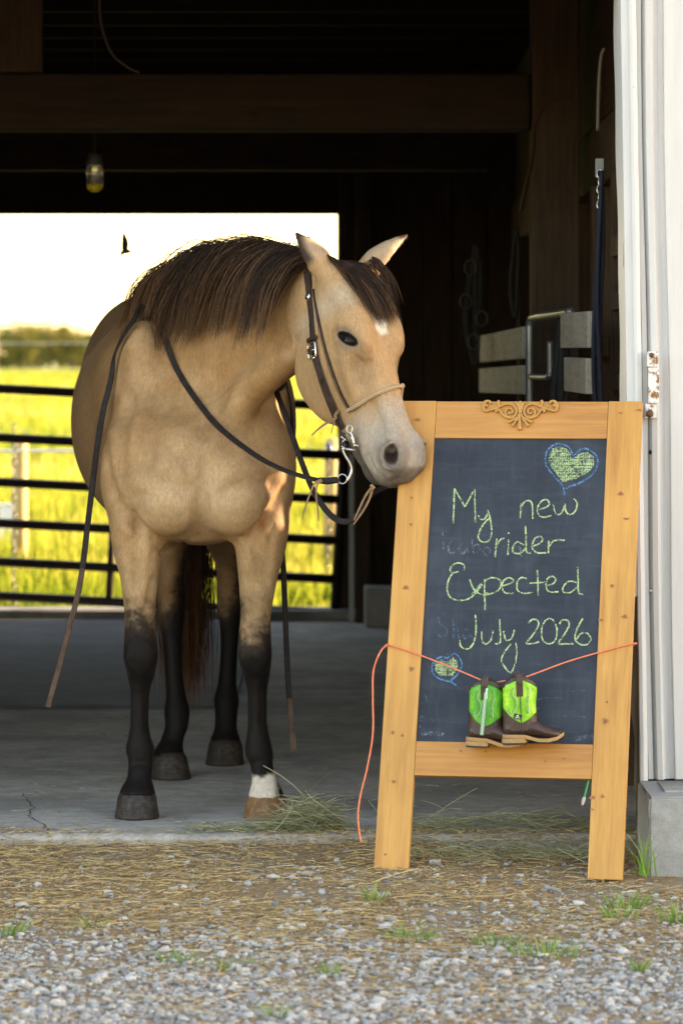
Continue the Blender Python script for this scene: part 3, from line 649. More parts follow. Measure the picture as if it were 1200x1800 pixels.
# ---- head frame
HO = np.array((.028,10.49,1.548)); HY, HT = R(40), R(25.5)
HD = np.array((math.sin(HY), -math.cos(HY), 0))
HA = HD*math.sin(HT)+np.array((0,0,-math.cos(HT))); HF = HD*math.cos(HT)+np.array((0,0,math.sin(HT))); HS = np.array((HD[1], -HD[0], 0))
def H(s, f, u): return HO+HA*s+HF*f+HS*u        # s along the head, f towards the forehead, u towards the seen side
HEAD = [(-.035,-.055,.035,.05),(0,.005,.125,.070),(.06,.022,.17,.087),(.13,.03,.225,.091),(.19,.03,.265,.089),(.25,.022,.280,.081),(.31,.014,.265,.0735),
        (.37,.009,.242,.0665),(.425,.006,.215,.061),(.475,.006,.188,.060),(.525,.003,.152,.063),(.57,-.006,.135,.063),(.602,-.025,.105,.053),(.622,-.048,.055,.03)]
_V = np.cross(HA, HS); sgn = 1 if _V.dot(HF) > 0 else -1
loft(HO, HA, HS, [(s, 0, sgn*(ft-dep/2), w, max(dep/2, .02)) for s, ft, dep, w in HEAD], k=.035, n=2.45, egg=sgn*.16)
def unit(v): return v/np.linalg.norm(v)
EYES = []; NOSE = []
for u in (-1, 1):
    ell(H(.230,-.165,u*.054),(.120,.122,.036),(HA,HF,HS), k=.03)             # cheek
    ell(H(.285,-.20,u*.045),(.09,.06,.03),(HA,HF,HS), k=.03)
    ell(H(.205,.004,u*.060),(.055,.034,.024),(HA,HF,HS), k=.05)              # brow
    caps([H(.26,-.042,u*.082),H(.31,-.055,u*.075),H(.365,-.060,u*.062)],[.010,.010,.007], k=.04)   # facial crest
    ell(H(.110,-.035,u*.108),(.03,.022,.014),(HA,HF,HS), k=.035, mode='cut')  # temple hollow
    caps([H(.31,-.02,u*.086),H(.40,-.025,u*.076),H(.45,-.028,u*.073)],[.004,.008,.004], k=.045, mode='cut')
    n = unit(HS*u*.86+HF*.5); L = unit(HA*.69+HF*.72); L = unit(L-n*L.dot(n)); M = np.cross(n, L)
    c = H(.221,-.010,u*.081); EYES.append((c, n, L, M))
    ell(c-n*.008,(.044,.030,.018),(L,M,n), k=.022)                            # lids
    ell(c+n*.012-M*(.003 if M[2] > 0 else -.003),(.0315,.0138,.018),(L,M,n), k=.005, mode='cut')
    caps([c+n*.004-L*.036+M*.0, c+n*.008, c+n*.004+L*.036], [.0015,.006,.0015], k=.006, mode='cut')
    uM = M if M[2] > 0 else -M
    caps([c-L*.036+uM*.003-n*.001, c-L*.018+uM*.0155+n*.004, c+L*.004+uM*.0185+n*.006, c+L*.024+uM*.012+n*.003, c+L*.037-uM*.001-n*.002], [.003,.0055,.0062,.005,.003], k=.008)     # upper lid
    caps([c-L*.032-uM*.006-n*.002, c-L*.010-uM*.0185+n*.000, c+L*.014-uM*.0175+n*.0, c+L*.034-uM*.006-n*.003], [.0025,.004,.004,.0025], k=.008)                                        # lower lid
    ell(H(.552,-.022,u*.037),(.052,.038,.028),(HA,HF,HS), k=.025)            # nostril
    n = unit(HS*u*.78+HF*.55+HA*.2); L = unit(HA*.92-HF*.39); L = unit(L-n*L.dot(n)); M = np.cross(n, L)
    c = H(.566,-.012,u*.060); NOSE.append(c-n*.014)
    ell(c,(.034,.021,.020),(L,M,n), k=.008, mode='cut'); ell(c-L*.026+M*u*sgn*.008,(.016,.010,.014),(L,M,n), k=.008, mode='cut')
    ell(c-n*.026-L*.006,(.024,.016,.040),(L,M,n), k=.008, mode='cut')
    caps([c+M*u*sgn*.0+L*a_+M*b_+n*.003 for a_, b_ in ((-.036,.0),(-.022,-.021*u),(.004,-.026*u),(.030,-.017*u),(.038,.0))], [.003,.0055,.006,.0055,.003], k=.010)  # wing of the nostril
    caps([H(.455,-.132,u*.064),H(.50,-.133,u*.064),H(.555,-.128,u*.058),H(.60,-.112,u*.040)],[.003,.0045,.005,.005], k=.012, mode='cut')
    ell(H(.49,-.098,u*.053),(.06,.026,.014),(HA,HF,HS), k=.03)
ell(H(.575,-.042,0),(.043,.042,.043),(HA,HF,HS), k=.03)                       # upper lip
ell(H(.545,-.146,0),(.048,.026,.044),(HA,HF,HS), k=.02)                      # lower lip, chin
ell(H(.490,-.162,0),(.040,.026,.036),(HA,HF,HS), k=.03)
caps([H(.600,-.114,-.036),H(.612,-.104,0),H(.600,-.114,.036)],[.004,.004,.004], k=.01, mode='cut')
caps([H(.32,-.245,0),H(.40,-.215,0),H(.46,-.185,0)],[.02,.020,.012], k=.03, mode='cut')   # between the jaw bones
# ---- ears : leaf-shaped cups
def ear(base, tip, back, w, dep):
    base = np.array(base, float); tip = np.array(tip, float); T = tip-base; L = np.linalg.norm(T); T /= L
    back = np.array(back, float); back -= T*back.dot(T); back /= np.linalg.norm(back)
    loft(base, T, back, [(-.03,0,0,.028,.030),(0,0,0,.031,.034),(.3*L,.0,0,.036*dep,w),(.55*L,.0,0,.028*dep,w*.88),(.8*L,-.002,0,.015*dep,w*.5),(.97*L,-.004,0,.005,w*.14),(L,-.004,0,.003,.003)], k=.018)
    loft(base-back*.016, T, back, [(.12*L,0,0,.012,.014),(.3*L,.0,0,.032*dep,w*.78),(.55*L,.0,0,.025*dep,w*.70),(.8*L,.002,0,.013*dep,w*.38),(.94*L,.004,0,.004,w*.06)], k=.006, mode='cut')
EB1 = H(-.005,-.045,.060); ET1 = np.array(P(521,407,10.52)); EB2 = H(0,-.045,-.078); ET2 = np.array(P(714,410,10.60))
ear(EB1, ET1, (.85,-.45,.3), .044, 1.0)
ear(EB2, ET2, (-.9,-.25,.3), .044, 1.0)


def fval(q):
    out = []; fr = []
    for k, g in enumerate((GX, GY, GZ)):
        i = np.clip(np.searchsorted(g, q[:, k])-1, 0, len(g)-2); out.append(i); fr.append(np.clip((q[:, k]-g[i])/(g[i+1]-g[i]), 0, 1))
    r = 0
    for a in (0, 1):
        for b in (0, 1):
            for c in (0, 1):
                r = r+FLD[out[0]+a, out[1]+b, out[2]+c]*(fr[0] if a else 1-fr[0])*(fr[1] if b else 1-fr[1])*(fr[2] if c else 1-fr[2])
    return r
def sdf(p):
    """field value and outward gradient at points (n,3)"""
    e = .006; g = np.stack([(fval(p+np.eye(3)[k]*e)-fval(p-np.eye(3)[k]*e)) for k in range(3)], 1)/(2*e)
    L = np.linalg.norm(g, axis=1)+1e-6
    return fval(p)/np.maximum(L, .25), g/L[:, None]

# ---- folds, creases and veins, laid along the skin
def surf(px, py, Y0=10.1, Y1=12.6):
    """skin point met by a sight line"""
    Ys = np.linspace(Y0, Y1, 1300); pts = np.stack([(px-600)/FPX*Ys, Ys, CAMZ-(py-632)/FPX*Ys], 1); v = fval(pts); k = np.argmax(v < 0)
    return pts[k] if v[k] < 0 else None
def fold(px, r, k=.014, mode='cut', dep=.0):
    c = crom([Vector((a, b, 0)) for a, b in px], 4); P3 = [surf(q.x, q.y) for q in c]; P3 = [q+np.array((0,dep,0)) for q in P3 if q is not None]
    n = len(P3)
    if n > 1: caps(P3, [max(.0012, r*math.sin(math.pi*(.12+.76*i/(n-1)))) for i in range(n)], k=k, mode=mode, marg=.03)
fold([(361,770),(358,830),(354,890),(351,925),(350,948)], .012, .03)
fold([(266,1000),(270,968),(284,972),(304,962),(330,948),(346,940)], .0040, .012)
fold([(448,985),(444,962),(434,948),(426,962),(404,948),(372,935)], .0042, .012)
fold([(196,850),(214,893),(242,922),(268,942)], .006, .03); fold([(498,862),(480,893),(455,920),(436,945)], .006, .03)
fold([(186,770),(188,820),(198,868)], .006, .035); fold([(228,700),(214,760),(212,830)], .006, .05)
fold([(222,948),(236,985),(240,1035)], .0045, .025); fold([(480,930),(470,975),(468,1025)], .0045, .025); fold([(268,1020),(262,1050),(256,1080)], .003, .02); fold([(440,1020),(444,1060),(446,1085)], .003, .02)
fold([(240,875),(285,850),(330,860)], .006, .05); fold([(475,850),(430,850),(395,868)], .006, .05)
fold([(392,700),(360,745),(335,790)], .006, .05); fold([(300,690),(262,760),(255,830)], .007, .06)
# face: bone edge, vein and wrinkles under the eye, chin
fold([(622,622),(634,634),(646,648)], .0012, .006); fold([(590,622),(602,628),(615,624)], .0012, .006); fold([(586,586),(600,579),(616,586)], .0016, .006)
fold([(655,715),(666,745),(672,775)], .003, .025); fold([(648,640),(640,668)], .003, .025)
fold([(700,838),(690,846),(676,846)], .0022, .008); fold([(722,800),(714,825),(708,842)], .0025, .01); fold([(676,838),(660,828),(648,800)], .0022, .01)
# front tendons and cannon grooves
for x0 in (246, 451):
    for sg_ in (-1, 1): fold([(x0+sg_*9,1205),(x0+sg_*8.5,1240),(x0+sg_*9,1285)], .0026, .010)
    fold([(x0-11,1160),(x0-8,1180),(x0-9,1200)], .002, .012); fold([(x0-12,1345),(x0+1,1340),(x0+14,1345)], .0026, .010)
# ---- surface nets
def surface_nets():
    S = FLD < 0; nx, ny, nz = FLD.shape
    c = np.zeros((nx-1, ny-1, nz-1), dtype=np.uint8)
    for a in (0, 1):
        for b in (0, 1):
            for d in (0, 1): c += S[a:nx-1+a, b:ny-1+b, d:nz-1+d]
    act = (c > 0) & (c < 8); I = np.argwhere(act); n = len(I)
    idx = np.full(act.shape, -1, dtype=np.int32); idx[tuple(I.T)] = np.arange(n)
    acc = np.zeros((n, 3)); cnt = np.zeros(n)
    G = (GX, GY, GZ)
    corners = [(a, b, d) for a in (0, 1) for b in (0, 1) for d in (0, 1)]
    for p in corners:
        for ax in range(3):
            if p[ax]: continue
            q = list(p); q[ax] = 1
            ia = I+np.array(p); ib = I+np.array(q)
            fa = FLD[tuple(ia.T)]; fb = FLD[tuple(ib.T)]; m = (fa < 0) != (fb < 0)
            t = np.where(m, fa/np.where(m, fa-fb, 1), 0)
            pos = np.stack([G[k][ia[:, k]] for k in range(3)], 1).astype(float)
            pos[:, ax] += t*(G[ax][ib[:, ax]]-G[ax][ia[:, ax]])
            acc[m] += pos[m]; cnt[m] += 1
    V = acc/cnt[:, None]
    Q = []
    for ax in range(3):
        a, b = [(1, 2), (2, 0), (0, 1)][ax]
        s0 = [slice(None)]*3; s1 = [slice(None)]*3; s0[ax] = slice(0, -1); s1[ax] = slice(1, None)
        A = S[tuple(s0)]; B = S[tuple(s1)]
        E = np.argwhere(A != B); E = E[(E[:, a] > 0) & (E[:, b] > 0) & (E[:, a] < FLD.shape[a]-1) & (E[:, b] < FLD.shape[b]-1)]
        ins = A[tuple(E.T)]
        def cell(da, db):
            e = E.copy(); e[:, a] += da; e[:, b] += db; return idx[tuple(e.T)]
        q = np.stack([cell(-1, -1), cell(0, -1), cell(0, 0), cell(-1, 0)], 1)
        q[~ins] = q[~ins][:, ::-1]; Q.append(q)
    Q = np.concatenate(Q); Q = Q[(Q >= 0).all(1)]
    return V, Q
HV, HQ = surface_nets()
def lap(V, Q, lam, rounds):
    E = np.concatenate([Q[:, [0,1]], Q[:, [1,2]], Q[:, [2,3]], Q[:, [3,0]]]); n = len(V)
    deg = np.bincount(E.ravel(), minlength=n).astype(float); deg[deg == 0] = 1
    for _ in range(rounds):
        for l in (lam, -lam*1.04):
            M = np.stack([np.bincount(E[:, 0], V[E[:, 1], k], n)+np.bincount(E[:, 1], V[E[:, 0], k], n) for k in range(3)], 1)/deg[:, None]
            V = V+(M-V)*l
    return V
HV = lap(HV, HQ, .55, 3)
# ---- coat colours, set per vertex (points, muzzle, star, sock are the animal's own colours)
def vnoise(p, scale, seed=0):
    rs = np.random.RandomState(seed); g = rs.rand(32, 32, 32).astype(np.float32)
    q = p*scale+100.3; i = np.floor(q).astype(int); f = q-i; f = f*f*(3-2*f); r = 0
    for a in (0, 1):
        for b in (0, 1):
            for c in (0, 1):
                r = r+g[(i[:, 0]+a) % 32, (i[:, 1]+b) % 32, (i[:, 2]+c) % 32]*(f[:, 0] if a else 1-f[:, 0])*(f[:, 1] if b else 1-f[:, 1])*(f[:, 2] if c else 1-f[:, 2])
    return r
def sst(a, b, x): t = np.clip((x-a)/(b-a), 0, 1); return t*t*(3-2*t)
def paint(C, col, m): return C*(1-m[:, None])+np.array(col)*m[:, None]
x, y, z = HV.T
rel = HV-HO; hs = rel@HA; hf = rel@HF; hu = rel@HS
n1 = vnoise(HV, 9, 1); n2 = vnoise(HV, 22, 2); n3 = vnoise(HV, 60, 3); n4 = vnoise(HV, 3.5, 4); n5 = vnoise(HV, 130, 5)
inhead = sst(.02, .0, np.maximum(np.maximum(-hs-.03, -hf-.27), np.abs(hu)-.14))*(y < 10.62)
C = np.tile(np.array((.43,.262,.130)), (len(HV), 1))
dk = sst(.42, .72, .6*n4+.4*n1); C = paint(C, (.25,.135,.062), dk*.8*(1-inhead))
lt = sst(.50, .78, .55*n1+.45*n2); C = paint(C, (.52,.36,.205), lt*.6*(1-inhead))
# barrel and rump duller, breast paler; contrast with dark patches raised as painted body shading
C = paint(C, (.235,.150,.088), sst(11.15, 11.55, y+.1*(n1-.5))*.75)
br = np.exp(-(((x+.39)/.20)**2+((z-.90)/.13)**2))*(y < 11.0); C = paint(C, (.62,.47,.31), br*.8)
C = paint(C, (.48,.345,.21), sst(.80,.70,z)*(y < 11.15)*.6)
# fine mottling
C *= (1+.10*(n3-.5)+.10*(n5-.5)+.14*(n2-.5))[:, None]
# head: paler face, grey muzzle
C = paint(C, (.50,.33,.185), inhead*.8)
C = paint(C, (.50,.42,.33), inhead*sst(.03,.10,hs)*sst(.16,.09,hs)*sst(.03,.06,hu)*.8)
C = paint(C, (.36,.235,.125), inhead*np.exp(-(((hs-.28)/.10)**2+((hf+.17)/.09)**2))*.85*(.6+.8*n2))
C = paint(C, (.33,.24,.16), inhead*np.exp(-(((hs-.29)/.06)**2+((hf+.02)/.035)**2+((np.abs(hu)-.065)/.03)**2))*.7)
mz = inhead*sst(.36, .47, hs+.05*(n2-.5)); C = paint(C, (.44,.39,.34), mz*.92)
C = paint(C, (.34,.31,.285), inhead*sst(.46,.56,hs+.04*(n2-.5)-.15*np.maximum(hf,-.02))*.8)
C = paint(C, (.12,.105,.10), inhead*sst(.580,.615,hs-.3*np.maximum(hf+.03,0)+.03*(n3-.5))*.85)
C = paint(C, (.085,.075,.072), inhead*sst(-.105,-.135,hf+.012*(n2-.5))*sst(.44,.50,hs)*.9)
C = paint(C, (.035,.03,.03), inhead*np.exp(-((hf+.128)/.006)**2)*sst(.45,.49,hs)*.8)
for c in NOSE:  # dark nostril opening: shade of the hollow put into the vertex colour
    d = np.linalg.norm(HV-c, axis=1); C = paint(C, (.17,.15,.14), sst(.054,.034,d)*.6); C = paint(C, (.040,.028,.025), sst(.028,.016,d+.006*(n3-.5)))
for c, n, L, M in EYES:
    q = HV-c; e = np.sqrt(((q@L)/.052)**2+((q@M)/.034)**2+((q@n)/.04)**2)
    C = paint(C, (.17,.14,.12), sst(1.25, .75, e+.5*(n2-.5))*.75); e2 = np.sqrt(((q@L)/.0350)**2+((q@M)/.0148)**2); C = paint(C, (.012,.010,.010), sst(1.12, .95, e2)*(e < 1.3))
st = ((hs-.178-.01*n2)/.046)**2+((hu+.004-.016*(n1-.5))/.019)**2
C = paint(C, (.80,.77,.72), inhead*sst(1.5, .6, st+1.2*(n3-.5))*(hf > -.01))
# ears
for b, t, bk, rim in ((EB1, ET1, (.85,-.45,.3), 1.0), (EB2, ET2, (-.9,-.25,.3), .12)):
    T = t-b; L = np.linalg.norm(T); T = T/L; q = HV-b; s_ = q@T; r_ = np.linalg.norm(q-s_[:, None]*T, axis=1)
    bk = np.array(bk); bk = unit(bk-T*bk.dot(T)); w_ = q@bk
    me_ = (r_ < .06)*sst(.015, .04, s_)
    C = paint(C, (.47,.37,.27), me_*.8)
    C = paint(C, (.030,.018,.013), me_*sst(.78, .93, s_/L+.08*(n3-.5))*.95)
    C = paint(C, (.10,.06,.04), rim*me_*sst(.020,.008, w_)*.75)
    C = paint(C, (.035,.022,.016), rim*me_*sst(.010,.002, w_)*sst(.15,.35,s_/L)*.85)
# black points on the legs
fr = y < 11.3
kz = np.where(fr, .545, .50)+.10*(n1-.5)+.07*(n2-.5)+.05*(n3-.5)+.06*(n5-.5)
hind_a = (~fr)
kz = kz+np.where(hind_a, .16*sst(-.02,.05, np.where(x < -.46, x-at(303,12.0), x-at(406,12.42))), .03*(n1-.5))
C = paint(C, (.0095,.0075,.007), sst(.055, -.03, z-kz))
C = paint(C, (.085,.055,.035), sst(.10,.02,np.abs(z-kz))*.35)
sock = fr*(x > -.35)*sst(.122, .106, z+.03*(n2-.5)+.02*(n3-.5)); C = paint(C, (.66,.62,.56), sock*sst(at(490,FRY), at(478,FRY), x+.01*(n2-.5)))
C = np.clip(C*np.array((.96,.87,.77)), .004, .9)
HORSE_LOC = Vector((-.45, 11.5, 0))
horse = empty('horse', HORSE_LOC, label='buckskin horse with black mane and legs standing in the barn doorway, head turned', cat='horse')
HOFF = np.array(HORSE_LOC)
hm = np_mesh('body', HV-HOFF, HQ)
ca = hm.color_attributes.new('coat', 'FLOAT_COLOR', 'POINT')
ca.data.foreach_set('color', np.concatenate([C, np.ones((len(C), 1))], 1).astype(np.float32).ravel())
def coat_mat():
    m = NT('horse_coat'); a = m.attr('coat').outputs['Color']
    f1 = m.noise(420, 3, .6, m.coord('Object', (1, 1, .16))); f2 = m.noise(120, 4, .6, m.coord('Object', (1.2, 1, .3)))
    f3 = m.noise(28, 4, .6)
    v = m.ramp(f1, [(.25, .78), (.75, 1.2)]); v2 = m.ramp(f2, [(.3, .86), (.7, 1.12)]); v3 = m.ramp(f3, [(.3, .92), (.7, 1.07)])
    c = m.mix(1.0, a, v, 'MULTIPLY'); c = m.mix(1.0, c, v2, 'MULTIPLY'); c = m.mix(1.0, c, v3, 'MULTIPLY')
    m.set(c, .55, spec=.14); m.b.inputs['Sheen Weight'].default_value = .03; m.b.inputs['Sheen Roughness'].default_value = .4
    m.bump(m.math('ADD', f1, m.math('MULTIPLY', f2, .8)), .35, .004)
    return m.m
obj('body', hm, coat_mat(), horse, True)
# short coat: fine hairs lying along the growth direction, coloured like the skin below
def short_coat(n=230000, seed=4):
    rs = np.random.RandomState(seed); A, B, Cc, D = (HV[HQ[:, i]] for i in range(4)); nrm = np.cross(Cc-A, D-B); ar = np.linalg.norm(nrm, axis=1)+1e-12; nrm = nrm/ar[:, None]
    w = ar*(nrm[:, 1] < .45); f = rs.choice(len(HQ), n, p=w/w.sum()); a, b = rs.rand(n, 1), rs.rand(n, 1)
    p = (A[f]*(1-a)+B[f]*a)*(1-b)+(D[f]*(1-a)+Cc[f]*a)*b; nn = nrm[f]; vi = HQ[f, 0]; hd = inhead[vi][:, None]
    neck = (sst(1.1,1.3,p[:, 2])*(p[:, 1] < 11.2))[:, None]
    g = np.array((0,.35,-1.0))*(1-hd)+(HA*.8+np.array((0,0,-.5)))*hd-NT_*.5*neck*(1-hd)+rs.normal(0,.16,(n,3))
    g = g-nn*(g*nn).sum(1)[:, None]; g /= np.linalg.norm(g, axis=1)[:, None]+1e-9; L = rs.uniform(.006,.013,n)*np.where(hd[:, 0] > .5,.65,1)
    side = np.cross(nn, g); wd = rs.uniform(.00028,.0005,n); tip = p+g*L[:, None]+nn*(L*rs.uniform(.05,.24,n))[:, None]
    keep = np.ones(n, bool)
    for c_, n_, l_, m_ in EYES: keep &= np.linalg.norm(p-c_, axis=1) > .034
    for c_ in NOSE: keep &= np.linalg.norm(p-c_, axis=1) > .036
    keep &= C[vi].mean(1) > .006
    V = np.stack([p-side*wd[:, None]-nn*.0004, p+side*wd[:, None]-nn*.0004, tip], 1)[keep]; m = len(V)
    me = np_mesh('coat_hair', V.reshape(-1,3)-HOFF, np.arange(3*m).reshape(-1,3)); ca = me.color_attributes.new('coat','FLOAT_COLOR','POINT')
    cc = np.repeat(np.clip(C[vi][keep]*(rs.normal(1.06,.20,(m,1))),.003,.9),3,0); ca.data.foreach_set('color', np.concatenate([cc,np.ones((len(cc),1))],1).astype(np.float32).ravel())
    mt_ = NT('coat_hair'); mt_.set(mt_.attr('coat').outputs['Color'], .5, spec=.22); o = obj('coat_hair', me, mt_.m, horse, False); o['kind'] = 'stuff'
short_coat()
# ---- eyes
me_ = NT('horse_eye'); me_.set((.016,.008,.005), .06, spec=.13); EYEM = me_.m
for c, n, L, M in EYES:
    bm = bmesh.new(); bmesh.ops.create_uvsphere(bm, u_segments=24, v_segments=16, radius=.031); m_ = bpy.data.meshes.new('eye'); bm.to_mesh(m_); bm.free()
    obj('eye', m_, EYEM, horse, True, Vector(c-n*.0255)-HORSE_LOC)
# ---- hooves
def hoof_mat(name, c0, c1):
    m = NT(name); ge = m.coord('Object', (1, 1, 1))
    w = m.new('ShaderNodeTexWave', wave_type='BANDS', bands_direction='Z'); w.inputs['Scale'].default_value = 26; w.inputs['Distortion'].default_value = 2.5; w.inputs['Detail'].default_value = 3
    m.link(ge, w.inputs['Vector']); g = m.noise(70, 5, .65); st = m.noise(40, 3, .5, m.coord('Object', (3, 3, .25)))
    c = m.mix(m.ramp(g, [(.35, 0), (.7, 1)]), c0, c1); c = m.mix(m.ramp(st, [(.4, 0), (.7, .5)]), c, tuple(x*.35 for x in c0))
    m.set(c, .55, spec=.35); m.bump(m.math('ADD', w.outputs['Fac'], m.math('MULTIPLY', g, 5.0)), .16, .003); return m.m
HOOF_D = hoof_mat('hoof_dark', (.024,.018,.014), (.075,.057,.043)); HOOF_T = hoof_mat('hoof_tan', (.30,.155,.065), (.13,.05,.02))
def hoof(x, y, top, mat, yaw=0.0):
    N = 28; V = []; prof = [(top+.004,.0525,.054,.004),(top-.006,.0555,.057,.0),(top*.75,.0565,.059,-.006),(top*.5,.0585,.061,-.013),(top*.25,.0605,.064,-.020),(.006,.0625,.066,-.027),(.0,.0615,.065,-.0275)]
    for zz, rx, ry, dy in prof:
        for k in range(N):
            a = 2*math.pi*k/N; hx = math.cos(a); hy = math.sin(a)
            heel = 1-.22*max(0, hy)**2
            q = Matrix.Rotation(yaw, 3, 'Z') @ Vector((rx*hx, ry*hy*heel+dy, zz+(0 if zz < .02 else -.018*(hy+.2)*(zz/top)))); V.append((q.x, q.y, q.z))
    M = len(prof); Fc = [(i*N+k, i*N+(k+1) % N, (i+1)*N+(k+1) % N, (i+1)*N+k) for i in range(M-1) for k in range(N)]+[tuple(range(N)), tuple((M-1)*N+k for k in range(N))]
    return MB().add(V, Fc).build('hoof', mat, horse, True, loc=Vector((x, y, 0.001))-HORSE_LOC)
hoof(at(242,FLY), 10.832, .060, HOOF_D, .05); hoof(at(469,FRY), 10.828, .057, HOOF_T, -.1)
hoof(at(297,11.83), 11.85, .062, HOOF_D, .25); hoof(at(396,12.24), 12.26, .062, HOOF_D, -.05)
# ---- hair: every strand a thin tapering three-sided tube, kept off the skin by the body's distance field
def strands(name, roots, d0, steer, length, npt, rad, clear, mat, parent, off, clump=24, cl=.7, seed=0, tint=(.5,.5), collide=True, curl=.0):
    rs = np.random.RandomState(seed); n = len(roots); p = roots.copy(); d = d0.copy(); step = length/(npt-1)
    path = [p.copy()]
    cid = rs.randint(0, max(1, n//clump), n)
    order = np.argsort(roots@np.array((.467,-.818,.3))); cid = np.empty(n, int); cid[order] = np.arange(n)//clump
    cid = np.clip(cid+rs.randint(-1, 2, n), 0, cid.max())
    for k in range(1, npt):
        t = k/(npt-1); g = steer(p, t); d = d*(1-.30)+g*.30+rs.normal(0, curl, (n, 3)); d /= np.linalg.norm(d, axis=1)[:, None]
        p = p+d*step[:, None]
        m = cid.max()+1; cn = np.bincount(cid, minlength=m); cn[cn == 0] = 1
        cc = np.stack([np.bincount(cid, p[:, a], m) for a in range(3)], 1)/cn[:, None]
        p = p+(cc[cid]-p)*np.minimum(cl*.16*t,.6)
        if collide:
            for _ in range(2):
                v, gr = sdf(p); pen = np.maximum(clear*(.4+.6*min(1, 3*t))-v, 0); p = p+gr*pen[:, None]
        path.append(p.copy())
    A = np.stack(path, 1)                              # n, npt, 3
    T = np.gradient(A, axis=1); T /= np.linalg.norm(T, axis=2, keepdims=True)+1e-9
    ref = np.array((.3,-.9,.2)); U = np.cross(T, ref); U /= np.linalg.norm(U, axis=2, keepdims=True)+1e-9; W = np.cross(T, U)
    r = rad[:, None]*np.clip(1.25-1.15*np.linspace(0, 1, npt)**1.6, .12, 1)[None, :]
    ring = np.stack([A+(U*math.cos(a)+W*math.sin(a))*r[:, :, None] for a in (0, 2.094, 4.189)], 2)  # n,npt,3,3
    V = ring.reshape(-1, 3); b = (np.arange(n)*npt*3)[:, None, None]+(np.arange(npt-1)*3)[None, :, None]
    Q = np.concatenate([np.stack([b[..., 0]+k, b[..., 0]+(k+1) % 3, b[..., 0]+3+(k+1) % 3, b[..., 0]+3+k], -1).reshape(-1, 4) for k in range(3)])
    me = np_mesh(name, V-off, Q)
    at_ = me.attributes.new('tint', 'FLOAT', 'POINT'); base = rs.normal(0, 1, n)*.17+rs.normal(0, 1, cid.max()+1)[cid]*.13
    tt = np.clip(base[:, None]+tint[0]+(tint[1]-tint[0])*np.linspace(0, 1, npt)[None, :]**1.5, 0, 1)
    at_.data.foreach_set('value', np.repeat(tt.reshape(-1), 3).astype(np.float32))
    return obj(name, me, mat, parent, True)
def hair_mat(name, stops):
    m = NT(name); c = m.ramp(m.attr('tint').outputs['Fac'], stops)
    m.set(c, .42, spec=.18); m.b.inputs['Transmission Weight'].default_value = 0
    return m.m
MANE_M = hair_mat('mane_hair', [(0, (.010,.006,.0045)), (.4, (.030,.016,.010)), (.7, (.085,.042,.021)), (1, (.22,.11,.048))])
TAIL_M = hair_mat('tail_hair', [(0, (.008,.005,.004)), (.5, (.022,.012,.008)), (.8, (.10,.035,.014)), (1, (.25,.10,.035))])
rs = np.random.RandomState(11)
def on_skin(p, clear=.0):
    for _ in range(5):
        v, g = sdf(p); p = p-g*(v-clear)[:, None]*.8
    return p
# crest line
cs = np.array(NECK); order = np.argsort(cs[:, 0]); cs = cs[order]
n = 4800; s_ = rs.beta(1.0, 1.0, n)*.83+.10
lat = rs.normal(.004, .013, n)
vv = pchip(cs[:, 0], cs[:, 2]-cs[:, 4], s_); uu = pchip(cs[:, 0], cs[:, 1], s_)
roots = on_skin(N0+NT_*s_[:, None]+NB*(uu+lat)[:, None]-NN*(vv-.02)[:, None])
tw = s_/.86; lockv = rs.rand(110)
d0 = NN*.75+NB*.55+rs.normal(0, .16, (n, 3))-NT_*.15; d0 /= np.linalg.norm(d0, axis=1)[:, None]
sway = rs.normal(0, .07, n)+rs.normal(0, .14, 60)[(s_*60).astype(int) % 60]
def steer(p, t):
    g = np.array((0, 0, -1.0))+NB*.22-NT_*((.58-.46*tw+sway)[:, None])
    return g/np.linalg.norm(g, axis=1)[:, None]
ln = (np.interp(tw, [0,.15,.35,.55,.8,1], [.22,.30,.43,.50,.46,.38])*(.38+.78*rs.beta(1.7,1.5,n))*(.82+.36*lockv[np.minimum((s_*110).astype(int),109)]))
strands('mane', roots, d0, steer, ln, 12, rs.uniform(.0006,.0011,n), .006, MANE_M, horse, HOFF, clump=44, cl=2.0, seed=3, tint=(.34,.84), curl=.02)
# wisps lifted by the breeze above the crest
n2_ = 130; s2 = rs.uniform(.2,.82,n2_); vv = pchip(cs[:, 0], cs[:, 2]-cs[:, 4], s2); r2 = on_skin(N0+NT_*s2[:, None]+NB*rs.normal(0,.01,n2_)[:, None]-NN*(vv-.02)[:, None])
d2 = NN*.6-NT_*.5+NB*.2+rs.normal(0,.25,(n2_,3)); d2 /= np.linalg.norm(d2, axis=1)[:, None]
def steer2(p, t): g = np.tile(-NT_*.9+NB*.35+np.array((0,0,.15-.5*t)), (len(p),1)); return g/np.linalg.norm(g, axis=1)[:, None]
strands('mane_wisps', r2, d2, steer2, rs.uniform(.05,.13,n2_), 8, rs.uniform(.0005,.0008,n2_), .012, MANE_M, horse, HOFF, clump=6, cl=.5, seed=5, tint=(.4,.72), curl=.05)
